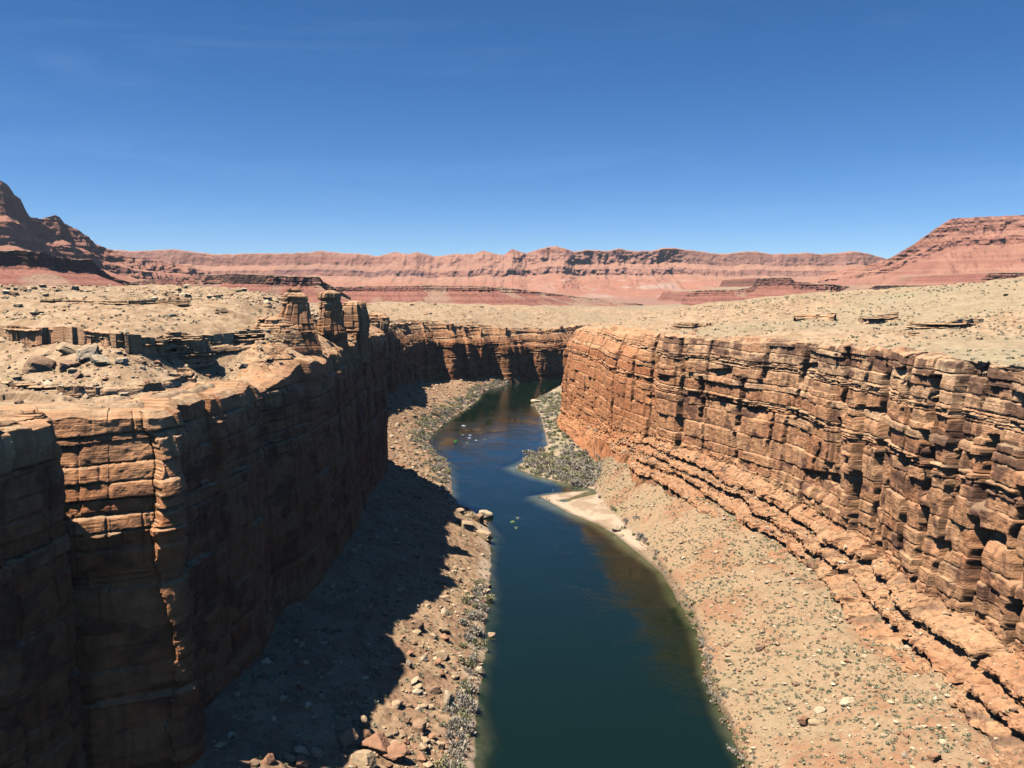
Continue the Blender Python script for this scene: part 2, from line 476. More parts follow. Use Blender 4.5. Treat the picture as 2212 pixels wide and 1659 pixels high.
def cliff_disp(a, z, S, total, big=3.0, col=2.2, mid=0.9, small=0.45, groove=1.4, lay=1.0, maj=(10, 26), midw=5.0, smw=2.4):
    r = np.random.default_rng(S.seed + 5)
    zz = z + 0.9 * vn2(a / 38, z / 60, S.seed) + 0.15 * vn2(a / 4, z / 5, S.seed + 1)
    li = np.searchsorted(S.lb, zz) - 1
    li = np.clip(li, 0, len(S.lb) - 2)
    lo, hi = S.lb[li], S.lb[li + 1]
    th = hi - lo
    t = np.clip((zz - lo) / th, 0, 1)
    g = np.searchsorted(S.gb, zz + 0.4)
    d = big * fb2(a / 48, z / 130, 3, S.seed + 2)
    # columns between the long vertical joints
    J = joints(r, total, *maj)
    jo = r.normal(0, 1, len(J) + 1); jd = r.random(len(J) + 1) ** 2
    ca = a + 1.6 * vn2(z / 11, a / 30, S.seed + 3) + 0.6 * vn2(z / 3, a / 9, S.seed + 4)
    k = np.searchsorted(J, ca)
    fade = 0.55 + 0.45 * vn2(k * 3.7, z / 35, S.seed + 8)
    d = d + col * jo[k] * fade
    left, right = ca - J[np.clip(k - 1, 0, len(J) - 1)], J[np.clip(k, 0, len(J) - 1)] - ca
    jl = np.where(left < right, jd[np.clip(k - 1, 0, len(J) - 1)], jd[np.clip(k, 0, len(J) - 1)])
    dj = np.minimum(left, right)
    crack = jl * np.exp(-(dj / (0.3 + 0.75 * jl)) ** 4)
    d = d - groove * 3.0 * crack
    # beds
    d = d + lay * (S.go[np.clip(g, 0, len(S.go) - 1)] * 0.45 + (h2(g, k, S.seed + 33) - 0.5) * 2.4 + (0.55 * S.lo[li] + 0.9 * (h2(li, k, S.seed + 34) - 0.5)) * np.minimum(th, 2.5) ** 0.5)
    # blocks of a bed group
    w = midw * (0.6 + 0.9 * h1(g, S.seed + 9))
    aa = (a + h1(g, S.seed + 10) * 40 + 1.3 * vn2(a / 9, g * 1.7, S.seed + 11) * midw * 0.4) / w
    c = np.floor(aa)
    fa = np.abs(aa - c - 0.5) * 2
    d = d + mid * (h3(c, g, k, S.seed + 12) - 0.5) * 2 - mid * 0.8 * sstep(0.86, 1.0, fa) * h2(c, g, S.seed + 13)
    # blocks of one bed
    w2 = smw * (0.5 + 1.3 * h1(li, S.seed + 14)) * np.clip(th, 0.8, 3)
    a2 = (a + h1(li, S.seed + 15) * 30 + 0.7 * vn2(a / 4, li * 2.3, S.seed + 16)) / w2
    c2 = np.floor(a2)
    f2 = np.abs(a2 - c2 - 0.5) * 2
    hb = h3(c2, li, 5, S.seed + 17)
    d = d + small * (hb - 0.5) * 2 - small * 0.9 * sstep(0.88, 1.0, f2)
    d = d + 0.8 * small * np.where(h3(c2, li, 9, S.seed + 18) > 0.93, -3.2, 0)         # fallen-out blocks
    # rounded bed edges and the dark slot between beds
    e = np.minimum(t, 1 - t) * th
    dk = h3(li, k, g, S.seed + 19)
    d = d - lay * np.exp(-(e / 0.28) ** 2) * (0.3 + 1.9 * dk * dk) - 0.22 * lay * (2 * t - 1) ** 8
    return d, li, g, k, c2, hb, crack


RED, TAN, CREAM, BROWN = np.array((0.43, 0.195, 0.095)), np.array((0.55, 0.31, 0.16)), np.array((0.60, 0.41, 0.24)), np.array((0.13, 0.068, 0.047))


def rock_colour(a, z, S, li, g, k, c2, hb, rim, redness, varnish, cover=0.0):
    tone = np.clip(S.tone[li] * 0.42 + 0.40 * h3(g, k, li // 3, S.seed + 45) + 0.40 * (hb - 0.5) + 0.25 * fb2(a / 7, z / 3, 3, S.seed + 40) + 0.05, 0, 1)
    c = mixc(RED, TAN, tone)
    up = sstep(25, 3, rim - z)                       # upper beds are paler
    c = mixc(c, CREAM, np.clip(0.55 * up * (0.4 + tone) + 0.4 * (S.tone[li] > 0.9) * (h2(li, k, S.seed + 46) > .4), 0, 0.85))
    c = mixc(c, c * np.array((1.06, 0.86, 0.74)), redness)
    dark = sstep(0.12, 0.55, fb2(a / 8, z / 5, 4, S.seed + 41) + 0.55 * (S.rough[li] - 0.55) + 0.6 * (h3(c2, li, 2, S.seed + 42) - 0.5) + 0.6 * (h3(g, k, 7, S.seed + 47) - 0.5) + cover)
    streak = sstep(0.1, 0.6, fb2(a / 1.6, z / 16, 3, S.seed + 43)) * 0.6
    c = mixc(c, BROWN, np.clip(varnish * np.maximum(dark, streak * 0.8), 0, 0.9))
    return c


def resample(P, fine):
    """P: columns x, y, ...; spacing grows with the distance from the viewpoint"""
    seg = np.hypot(*(P[1:, :2] - P[:-1, :2]).T)
    s = np.concatenate([[0], np.cumsum(seg)])
    out, cur = [0.0], 0.0
    while cur < s[-1]:
        x, y = np.interp(cur, s, P[:, 0]), np.interp(cur, s, P[:, 1])
        cur += max(0.28, fine * math.hypot(x, y))
        out.append(min(cur, s[-1]))
    out = np.array(out)
    return out, np.stack([np.interp(out, s, P[:, c]) for c in range(P.shape[1])], 1)


def path_normals(P, smooth, sign):
    T = np.gradient(P[:, :2], axis=0)
    T /= np.linalg.norm(T, axis=1)[:, None] + 1e-9
    s = np.concatenate([[0], np.cumsum(np.hypot(*(P[1:, :2] - P[:-1, :2]).T))])
    out = np.empty_like(T)
    m = max(3, int(s[-1] / (smooth / 3)))
    ss = np.linspace(0, s[-1], m)
    for c in range(2):
        u = np.interp(ss, s, T[:, c])
        ker = np.array([1, 2, 3, 2, 1]) / 9.0
        u = np.convolve(np.pad(u, 2, mode="edge"), ker, "valid")
        out[:, c] = np.interp(s, ss, u)
    out /= np.linalg.norm(out, axis=1)[:, None] + 1e-9
    return np.stack([out[:, 1], -out[:, 0]], 1) * sign


def normals_of(V):
    du = np.gradient(V, axis=0); dv = np.gradient(V, axis=1)
    n = np.cross(du, dv)
    return n / (np.linalg.norm(n, axis=-1, keepdims=True) + 1e-9)


LEDGE_SPOTS = []


def build_cliff(name, path, sign, S, fine, prof, rows, wts, redness, varnish, dargs, extra=None, rimjit=1.0, dust=0.8, nsm=26.0, calm=None, cover=None, painted_shade=None, ledge_rough=False):
    """prof(y-array, base, rim) -> list of (offset, z) arrays along the path; offsets > 0 point into the canyon"""
    s, P = resample(path, fine)
    N = path_normals(P, nsm, sign)
    base, rim = P[:, 2], P[:, 3] + rimjit * (np.round(2 * vn2(s / 9, s * 0, S.seed + 60)) / 2 * 0.9 + 0.5 * fb2(s / 5, s * 0, 2, S.seed + 61))
    pts = prof(s, P, base, rim)
    offs, zs, ws = [], [], []
    for q in range(len(pts) - 1):
        t = np.linspace(0, 1, rows[q], endpoint=(q == len(pts) - 2))
        (o0, z0), (o1, z1) = pts[q], pts[q + 1]
        o0, z0, o1, z1 = [np.broadcast_to(np.asarray(v, float), s.shape) for v in (o0, z0, o1, z1)]
        offs.append(o0[:, None] * (1 - t) + o1[:, None] * t)
        zs.append(z0[:, None] * (1 - t) + z1[:, None] * t)
        ws.append(np.broadcast_to(wts[q] * (1 - t) + wts[q + 1] * t, (len(s), len(t))))
    off, z, w = np.concatenate(offs, 1), np.concatenate(zs, 1), np.concatenate(ws, 1)
    A = np.broadcast_to(s[:, None], z.shape)
    d, li, g, k, c2, hb, crack = cliff_disp(A, z, S, s[-1], **dargs)
    if calm is not None:
        d = d * calm(P[:, 0][:, None], P[:, 1][:, None], z, rim[:, None])
    if extra is not None:
        d = d + extra(P[:, 0][:, None], P[:, 1][:, None], z)
    x = P[:, 0][:, None] + N[:, 0][:, None] * (off + w * d)
    y = P[:, 1][:, None] + N[:, 1][:, None] * (off + w * d)
    fn = fb3(x / 2.6, y / 2.6, z / 1.8, 3, S.seed + 70) * 0.28 * np.clip(w * 1.3, 0.25, 1)
    if ledge_rough:
        lw = sstep(base[:, None] + 7, base[:, None] + 2, z) * (w > .3)
        fn = fn + lw * (0.9 * fb3(x / 4.5, y / 4.5, z / 3, 3, S.seed + 72) + 0.5 * fb3(x / 1.5, y / 1.5, z / 1.2, 2, S.seed + 73))
        z = z + lw * (0.7 * fb2(x / 3.2, y / 3.2, 3, S.seed + 74) + 0.4 * fb2(x / 1.1, y / 1.1, 2, S.seed + 75))
    x = x + N[:, 0][:, None] * fn; y = y + N[:, 1][:, None] * fn
    z = z + 0.12 * w * fb3(x / 2, y / 2, z / 2, 2, S.seed + 71)
    # behind the rim the sheet runs a little above the open ground, then dips under it
    nb = rows[-1] + (rows[-2] if wts[-2] <= 0.12 else 0)
    tl = np.zeros(z.shape[1]); tl[-nb:] = np.linspace(0, 1, nb)
    cs = slice(z.shape[1] - nb, None)
    dr_ = rim_near(x[:, cs], y[:, cs])[0] - ((rise_up(y[:, cs]) + 12 * sstep(900, 1050, y[:, cs])) if sign > 0 else 9 * sstep(555, 640, y[:, cs]))
    bl = sstep(0.0, 0.10, tl[cs])[None, :]
    z[:, cs] = z[:, cs] * (1 - bl) + (plateau_z(x[:, cs], y[:, cs]) + 0.2 - 2.5 * sstep(11, 17, dr_) * sstep(0.3, 0.6, tl[cs])[None, :]) * bl
    V = np.stack([x, y, z], -1)
    nz = np.abs(normals_of(V)[..., 2])
    red = redness(P[:, 0][:, None], P[:, 1][:, None], z)
    var = varnish(P[:, 0][:, None], P[:, 1][:, None], z)
    c = rock_colour(A, z, S, li, g, k, c2, hb, rim[:, None], red, var, 0.0 if cover is None else cover(P[:, 0][:, None], P[:, 1][:, None], z, rim[:, None]))
    if painted_shade is not None: c = c * painted_shade(P[:, 0][:, None], P[:, 1][:, None], z, rim[:, None])[..., None]
    sand = np.array((0.47, 0.325, 0.19)) * (1 + 0.15 * fb2(x / 5, y / 5, 3, 81))[..., None]
    if ledge_rough:
        dust = dust * (1 - 0.45 * sstep(base[:, None] + 4, base[:, None], z))
        m_ = (nz > 0.72) & (z < base[:, None] + 1.5) & (z > 6) & (y > 150) & (y < 640)
        LEDGE_SPOTS.append(V[m_])
    dm = (dust * sstep(0.55, 0.9, nz) * np.clip(0.75 + 0.5 * fb2(x / 6, y / 6, 3, 83), 0, 1.2))[..., None]
    c = c * (1 - dm) + sand * dm
    flip = sign > 0
    q = grid_quads(*z.shape)
    o = link_mesh(name, V, q if flip else q[:, ::-1], M_CLIFF, c)
    return structure(o)


N_LEDGE = 4


def right_profile(s, P, base, rim):
    y = P[:, 1]
    near = 1 - sstep(470, 700, y)
    e = 27 * near + 6 * (1 - near)
    sb = 9 * sstep(555, 640, y)
    rim = rim - 0 * sb
    b = base - 1.5
    zs = np.maximum(b - 17 * near - 5 * (1 - near), 2)
    q = (b - zs) / N_LEDGE
    pts = [(e + 5, np.minimum(zs - 9, -2))]
    for j in range(N_LEDGE):
        o = e * (1 - j / N_LEDGE) + near * 4.6 * fb2(s / (21 + 6 * j), s * 0 + j * 7.7, 4, 91 + j)
        z0 = zs + q * (j + 0.38 * fb2(s / 34, s * 0 + j * 2.3, 2, 95)) - 2.5 * sstep(.25, .6, fb2(s / 26, s * 0 + j * 5.1, 2, 96))
        un = (1.9 + 1.3 * fb2(s / 12, s * 0 + j * 3.1, 2, 97)) * near
        pts += [(o - un, z0), (o - un * 0.9, z0 + q * .38), (o, z0 + q * .62), (o - 0.5, z0 + q * 0.98)]
    pts += [(0.6, b + 3), (-1.2, base + (rim - base) * .5), (-2.6 - sb * .15, rim - 9 - sb * .9), (-4.2 - sb * .75, rim - 1.0 - sb * .15), (-6.0 - sb, rim + 0.1), (-17 - sb, rim)]
    return pts


CRACKS = [(312, 3.2, 12, 92, 108), (312, 3.6, 13, 66, 88), (311, 3.2, 12, 30, 61), (350, 2.8, 11, 22, 44), (351, 2.4, 10, 49, 72), (394, 1.9, 10, 84, 112), (395, 1.7, 9, 50, 80),
          (280, 2.8, 11, 70, 92), (281, 3.0, 11, 30, 65), (258, 3.2, 12, 86, 113), (259, 2.6, 11, 52, 80), (257, 2.6, 10, 20, 46), (240, 2.4, 10, 40, 66), (241, 2.2, 9, 71, 94), (486, 1.8, 8, 62, 88), (487, 1.5, 7, 44, 58),
          (436, 1.5, 7, 92, 112), (437, 1.4, 7, 66, 88), (520, 1.6, 7, 60, 86), (372, 1.5, 7, 34, 60), (412, 1.3, 6, 40, 66), (335, 1.6, 8, 90, 114), (296, 1.5, 8, 66, 84), (455, 1.3, 6, 52, 74), (230, 2.5, 10, 84, 112),
          (406, 15, 3.4, 43, 53), (330, 6, 2.6, 70, 75), (365, 7, 2.4, 84, 89), (300, 5, 2.6, 47, 52), (270, 6, 3.0, 58, 63), (470, 8, 2.6, 70, 75), (430, 9, 2.2, 98, 102), (340, 7, 2.4, 104, 108), (505, 9, 2.4, 88, 92), (245, 6, 2.8, 76, 81), (380, 6, 2.2, 62, 66), (560, 10, 2.4, 78, 82), (590, 9, 2.0, 62, 66)]


def right_cracks(x, y, z):
    d = 0 * (x + y + z)
    for yc, hw, dep, z0, z1 in CRACKS:
        yy_ = y + 1.6 * vn2(z / 8, yc, 93) + 0.5 * vn2(z / 2, yc, 94) - yc
        d = d - dep * np.exp(-(yy_ / hw) ** 6) * sstep(z0 - 3, z0 + 3, z) * sstep(z1 + 0.7, z1 - 0.7, z + 0.12 * yy_)
    return d


R_BEDS = Beds(107, thin=(0.7, 1.7), thick=(3.0, 10.0), pthick=0.72)
build_cliff("canyon_wall", RIGHT_S, -1, R_BEDS, 0.00115, right_profile,
            [6] + [8, 8, 8, 14] * N_LEDGE + [110, 90, 44, 14, 30], [.2] + [.55, .5, .6, .6] * N_LEDGE + [.9, 1, 1, .8, .25, 0],
            lambda x, y, z: sstep(480, 640, y) * 0.9 + 0 * z, lambda x, y, z: 0.85 - 0.5 * sstep(520, 640, y) + 0 * z,
            dict(big=3.6, col=2.6, groove=3.2, maj=(8, 36), midw=9.0, mid=0.75, small=0.5, smw=3.8, lay=0.64), extra=right_cracks, dust=0.5, ledge_rough=True,
            cover=lambda x, y, z, rim: 0.65 * sstep(9.5, 7.5, rim - z) * sstep(0.6, 1.6, rim - z) * (y < 640) - 0.06 - 0.40 * sstep(50, 38, z) + 0 * x)


def left_profile(s, P, base, rim):
    y = P[:, 1]
    up = rise_up(y)
    st = 7 + up
    bat = 10 * sstep(200, 206, y) * sstep(222, 215, y)
    fz_ = sstep(900, 1050, y)
    return [(3, 0 * s), (1.5 + bat * 1.1, base), (0.5 + bat * .45, base + (rim - base) * .55), (0.3 + bat * .9, base + (rim - base) * (.55 + .10 * (bat > 0.01) + .02)), (-0.5, rim - 5 - 19 * fz_), (-1.2 - 12 * fz_, rim - 1.5 - 4 * fz_), (-3.5 - 12 * fz_, rim), (-4.5 - st * .3 - 12 * fz_, rim + up * .35), (-5.0 - st * .5 - 12 * fz_, rim + up * .7), (-5.5 - st - 12 * fz_, rim + up), (-9 - st - 12 * fz_, rim + up), (-15 - st - 12 * fz_, rim + up)]


def left_calm(x, y, z, rim):
    up = sstep(16, 8, rim - z)
    mid_ = sstep(225, 236, y) * sstep(360, 320, y) * sstep(34, 18, rim - z)
    bay = sstep(197, 201, y) * sstep(224, 218, y) * sstep(72, 80, z)
    return 0.42 + 0.58 * np.maximum(np.maximum(up, mid_ * 0.9), np.maximum(bay, sstep(545, 570, y)))


L_BEDS = Beds(202, thin=(0.6, 1.6), thick=(3.5, 9.0), pthick=0.62)
far_r = lambda x, y, z: sstep(600, 800, y)
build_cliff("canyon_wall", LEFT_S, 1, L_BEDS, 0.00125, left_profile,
            [14, 96, 18, 90, 26, 14, 10, 14, 14, 10, 24], [.2, .8, 1, 1, 1, .9, .9, 1.1, .9, .3, .1, 0],
            lambda x, y, z: 0.9 + 0 * y + 0 * z, lambda x, y, z: 0.58 - 0.2 * sstep(96, 106, z) * (y < 600) + 0 * y,
            dict(big=3.2, col=2.0, mid=0.8, small=0.4, maj=(9, 24), midw=13, smw=5.5, lay=0.8), nsm=9.0, calm=left_calm, painted_shade=lambda x, y, z, rim: 1 - 0.22 * sstep(3, 12, rim - z) * (1 - sstep(197, 202, y) * sstep(222, 217, y) * sstep(70, 80, z)) * (1 - 0.25 * sstep(620, 900, y)) + 0 * x,  # rock colour darkened below the rim to paint in shade, sunlit bay spared
            cover=lambda x, y, z, rim: (0.12 * sstep(3, 9, rim - z) * (1 - sstep(197, 201, y) * sstep(226, 222, y) * sstep(55, 65, z) * 1.3)) * (1 - 0.6 * sstep(600, 900, y)) + 0 * x)  # varnish spread wider to deepen the wall's shade by colour, sunlit bay kept clear

# ------------------------------------------------------------------ open ground above the canyon, out to the horizon
th = np.concatenate([np.linspace(-80, -36, 40)[:-1], np.linspace(-36, 36, 760), np.linspace(36, 80, 40)[1:]]) * math.pi / 180
rr = np.concatenate([np.geomspace(40, 150, 40)[:-1], np.geomspace(150, 1600, 620)[:-1], np.geomspace(1600, 10500, 130)])
TH, RR = np.meshgrid(th, rr, indexing="ij")
X, Y = RR * np.sin(TH), RR * np.cos(TH)
ins = inside(X, Y, CANYON)
dd = poly_dist(X, Y, LEFT_S[:, :2]); dd = np.minimum(dd, poly_dist(X, Y, RIGHT_S[:, :2]))
upz = np.maximum(np.maximum(rise_up(Y - 22), rise_up(Y + 22)), rise_up(Y)) * (X < 0)
edge = 6.5 + upz * 0.7 + 0.003 * RR + 10 * (Y > 1000) * (X < Y * 0.075) + 7 * sstep(555, 640, Y) * (X > Y * 0.05) * (Y < 1150)
ok = (~ins) & (dd > edge)
Z = np.zeros_like(X)
Z[ok] = plateau_z(X[ok], Y[ok])
Z = Z - 2.2 * sstep(edge + 4.0 + 0.002 * RR, edge + 0.8, dd)
keep = ok[:-1, :-1] & ok[1:, :-1] & ok[1:, 1:] & ok[:-1, 1:]
V = np.stack([X, Y, Z], -1)
nz = np.abs(normals_of(V)[..., 2])
n1, n2 = fb2(X / 90, Y / 90, 4, 51), fb2(X / 5, Y / 5, 4, 52)
c = mixc((0.455, 0.315, 0.19), (0.34, 0.222, 0.128), sstep(-0.5, 0.5, n2 + 0.5 * fb2(X / 1.7, Y / 1.7, 2, 54)))
c = mixc(c, (0.32, 0.275, 0.17), 0.42 * sstep(0.0, 0.5, fb2(X / 160, Y / 110, 4, 53)) * (X > 0) + 0.25 * sstep(0.1, 0.6, n1))
c = mixc(c, (0.40, 0.25, 0.14), 0.8 * sstep(0.93, 0.7, nz) * (RR < 1600))
c = mixc(c, (0.30, 0.235, 0.15), 0.8 * sstep(1700, 2400, RR))
c = mixc(c, (0.34, 0.17, 0.12), 0.85 * sstep(2600, 3600, RR))
structure(link_mesh("plateau", V, grid_quads(*Z.shape, keep), M_SOIL, c))
del V, X, Y, Z, RR, TH, c

# ------------------------------------------------------------------ canyon floor (bed, banks, talus) and the river
yy = np.geomspace(120, 1750, 1150)
tt = np.linspace(0, 1, 420)
x0 = np.interp(yy, LEFT_S[:, 1], LEFT_S[:, 0]) - 12
x0 = np.where(yy > 1300, np.interp(yy, PL[:, 1], PL[:, 0]) - 80, x0)
x1 = np.where(yy < 900, np.interp(yy, RIGHT[:11, 1], RIGHT[:11, 0]) + 12, np.interp(yy, PR[:, 1], PR[:, 0]) + 70)
X = x0[:, None] + (x1 - x0)[:, None] * tt
Y = np.broadcast_to(yy[:, None], X.shape)
Z, Q = floor_z(X, Y)
nA, nB = fb2(X / 9, Y / 9, 4, 61), fb2(X / 2.2, Y / 2.2, 3, 62)
sandc = mixc((0.52, 0.375, 0.255), (0.37, 0.26, 0.165), sstep(-.2, .5, nA + .4 * fb2(X / 3, Y / 8, 3, 65)))
talL = mixc((0.38, 0.245, 0.14), (0.30, 0.175, 0.10), sstep(-.4, .5, nA + .5 * nB))
talR = mixc((0.37, 0.248, 0.142), (0.345, 0.185, 0.10), sstep(-.1, .6, fb2(X / 14, Y / 20, 4, 63) + .3 * nB))
talR = mixc(talR, (0.30, 0.26, 0.15), 0.25 * sstep(.1, .6, fb2(X / 10, Y / 10, 3, 64)))
spit = mixc((0.40, 0.31, 0.19), (0.25, 0.215, 0.125), sstep(-.3, .5, nA))
cL = mixc(sandc * 0.9, talL, sstep(3.0, 7.0, Q["dl"] + 2 * nA))
on_spit = sstep(588, 606, Y)
cflat = mixc(sandc, spit, on_spit * sstep(2.0, 6.0, Q["dr"] + 1.5 * nA))
cflat = mixc(cflat, (0.27, 0.185, 0.11), sstep(470, 430, Y) * 0.9)
cR = mixc(cflat, talR, sstep(-1, 2.0, Q["db"] + nB))
c = np.where(Q["mid"][..., None], cL, cR)
c = mixc(c, c * 0.55, sstep(0.32, 0.05, Z) * (Z > -0.2))           # wet strip at the water
bedc = mixc((0.20, 0.14, 0.075), (0.085, 0.085, 0.035), sstep(-.2, .4, nA))
sandy = (sstep(505, 560, Y) * sstep(700, 670, Y) + 0.35 * sstep(395, 440, Y) * sstep(560, 505, Y)) * ~Q["mid"]
bedc = mixc(bedc, mixc((0.40, 0.29, 0.19), (0.30, 0.215, 0.135), sstep(-.3, .4, nA)), sandy)
c = np.where((Z < -0.12)[..., None], bedc, c)
structure(link_mesh("ground", np.stack([X, Y, Z], -1), grid_quads(*Z.shape)[:, ::-1], M_SOIL, c))

yw = np.geomspace(110, 1750, 520)
tw = np.linspace(0, 1, 160)
X = (xl(yw) - 5)[:, None] + (xr(yw) - xl(yw) + 10)[:, None] * tw
X[:, :] = (np.minimum.accumulate(xl(yw)[::-1])[::-1] * 0 + xl(yw) - 6)[:, None] + ((np.maximum(xr(yw), xb(yw)) + 6) - (xl(yw) - 6))[:, None] * tw
Y = np.broadcast_to(yw[:, None], X.shape)
Z, Q = floor_z(X, Y)
depth = np.clip(-Z, 0, 10)


def water_material():
    m = bpy.data.materials.new("river_water")
    m.use_nodes = True
    n, l = m.node_tree.nodes, m.node_tree.links
    n.remove(n["Principled BSDF"])
    out = n["Material Output"]
    at = n.new("ShaderNodeAttribute"); at.attribute_name = "depth"
    al = n.new("ShaderNodeMapRange"); al.inputs[1].default_value = 0.0; al.inputs[2].default_value = 3.6; al.inputs[3].default_value = 0.15; al.inputs[4].default_value = 1.0
    al.interpolation_type = "SMOOTHSTEP"
    l.new(at.outputs["Fac"], al.inputs[0])
    body = n.new("ShaderNodeBsdfDiffuse"); body.inputs["Color"].default_value = (0.0035, 0.0125, 0.0070, 1)
    tr = n.new("ShaderNodeBsdfTransparent"); tr.inputs["Color"].default_value = (0.66, 0.80, 0.72, 1)
    mx = n.new("ShaderNodeMixShader")
    l.new(al.outputs[0], mx.inputs[0]); l.new(tr.outputs[0], mx.inputs[1]); l.new(body.outputs[0], mx.inputs[2])
    gl = n.new("ShaderNodeBsdfGlossy"); gl.inputs["Roughness"].default_value = 0.06; gl.inputs["Color"].default_value = (0.95, 0.97, 1, 1)
    fr = n.new("ShaderNodeFresnel"); fr.inputs["IOR"].default_value = 1.30
    g = n.new("ShaderNodeNewGeometry")
    mp = n.new("ShaderNodeMapping"); mp.inputs["Scale"].default_value = (0.55, 0.3, 1)
    l.new(g.outputs["Position"], mp.inputs["Vector"])
    t1 = n.new("ShaderNodeTexNoise"); t1.inputs["Scale"].default_value = 1.4; t1.inputs["Detail"].default_value = 3
    t2 = n.new("ShaderNodeTexNoise"); t2.inputs["Scale"].default_value = 0.03; t2.inputs["Detail"].default_value = 3; t2.inputs["Distortion"].default_value = 1.0
    l.new(mp.outputs[0], t1.inputs["Vector"]); l.new(g.outputs["Position"], t2.inputs["Vector"])
    mr = n.new("ShaderNodeMapRange"); mr.inputs[1].default_value = 0.42; mr.inputs[2].default_value = 0.62; mr.inputs[3].default_value = 0.12; mr.inputs[4].default_value = 1.1
    l.new(t2.outputs["Fac"], mr.inputs[0])
    mu = n.new("ShaderNodeMath"); mu.operation = "MULTIPLY"
    l.new(t1.outputs["Fac"], mu.inputs[0]); l.new(mr.outputs[0], mu.inputs[1])
    bp = n.new("ShaderNodeBump"); bp.inputs["Distance"].default_value = 0.17; bp.inputs["Strength"].default_value = 1
    l.new(mu.outputs[0], bp.inputs["Height"])
    l.new(bp.outputs[0], gl.inputs["Normal"]); l.new(bp.outputs[0], fr.inputs["Normal"])
    m2 = n.new("ShaderNodeMixShader")
    l.new(fr.outputs[0], m2.inputs[0]); l.new(mx.outputs[0], m2.inputs[1]); l.new(gl.outputs[0], m2.inputs[2])
    l.new(m2.outputs[0], out.inputs[0])
    return m


M_WATER = water_material()
structure(link_mesh("river", np.stack([X, Y, np.zeros_like(X)], -1), grid_quads(*X.shape)[:, ::-1], M_WATER, attrs={"depth": depth}))

# ------------------------------------------------------------------ far cliffs and mesas
def far_range(name, sky_px, dist, prof_fn, fine, amp, wave, colour, seed, lay_amp=0.2):
    """sky_px: skyline (1024-wide pixels); dist: distance or array; prof_fn(h) -> [(offset towards viewer, z, weight, rows)]"""
    sky_px = np.array(sky_px, float)
    dist = np.broadcast_to(np.asarray(dist, float), (len(sky_px),))
    P = np.array([at_depth(px, py, D) for (px, py), D in zip(sky_px, dist)])
    seg = np.hypot(*(P[1:, :2] - P[:-1, :2]).T)
    s0 = np.concatenate([[0], np.cumsum(seg)])
    s = np.arange(0, s0[-1], fine)
    x, y, zr = [np.interp(s, s0, P[:, c]) for c in range(3)]
    zr = zr + amp * 0.04 * fb2(s / (wave * .12), s * 0, 3, seed)
    N = path_normals(np.stack([x, y], 1), wave * 3, 1)
    pts = prof_fn(s, x, y, zr)
    offs, zs, ws = [], [], []
    for q in range(len(pts) - 1):
        o0, z0, w0, n = pts[q]; o1, z1, w1, _ = pts[q + 1]
        t = np.linspace(0, 1, n, endpoint=(q == len(pts) - 2))
        o0, z0, o1, z1 = [np.broadcast_to(np.asarray(v, float), s.shape) for v in (o0, z0, o1, z1)]
        offs.append(o0[:, None] * (1 - t) + o1[:, None] * t); zs.append(z0[:, None] * (1 - t) + z1[:, None] * t)
        ws.append(np.broadcast_to(w0 * (1 - t) + w1 * t, (len(s), n)))
    off, z, w = np.concatenate(offs, 1), np.concatenate(zs, 1), np.concatenate(ws, 1)
    A = np.broadcast_to(s[:, None], z.shape)
    rid = 1 - np.abs(fb2(A / wave, z / (wave * 3), 3, seed + 1)) * 1.6
    rid2 = 1 - np.abs(fb2(A / (wave * .28), z / wave, 3, seed + 2)) * 1.6
    lay = vn2(z / (amp * .10) + 0.5 * vn2(A / wave, z * 0, seed), A / (wave * 6), seed + 3)
    d = w * amp * (0.35 + 0.85 * sstep(-.5, .6, vn2(A / (wave * 2.3), z * 0, seed + 10))) * (rid + 0.35 * rid2 + lay_amp * lay + 1.3 * fb2(A / (wave * 5), z * 0, 2, seed + 9) + 0.2 * fb2(A / (wave * .08), z / (wave * .08), 2, seed + 5))
    X = x[:, None] + N[:, 0][:, None] * (off + d); Y = y[:, None] + N[:, 1][:, None] * (off + d)
    Zt = z + (w > 0) * w * amp * 0.05 * fb2(A / (wave * .1), off / (wave * .1), 3, seed + 4)
    V = np.stack([X, Y, Zt], -1)
    nz = np.abs(normals_of(V)[..., 2])
    c = colour(A, z, zr[:, None], off, nz, seed)
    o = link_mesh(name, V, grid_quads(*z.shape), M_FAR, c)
    return structure(o)


SKY_MID = [(-60, 246), (60, 247), (110, 249.6), (132, 250.8), (170, 249), (212, 254), (256, 253), (280, 253), (308, 252), (320, 250.5), (341, 252.6), (358, 253), (375, 256), (395, 251.8), (408, 254), (417, 251.5), (434, 256.4), (455, 254), (474, 253.4), (483, 250),
           (495, 253.8), (504, 254.7), (512, 248.5), (526, 253.4), (540, 248.5), (556, 245.3), (574, 251), (588, 249.4), (610, 250.5), (618, 248), (632, 250.5), (652, 250.5), (668, 247), (692, 250), (720, 253.5), (740, 252), (756, 250.7), (775, 253.8),
           (808, 252.6), (822, 254), (855, 251), (866, 252), (888, 258), (940, 262), (1100, 262)]


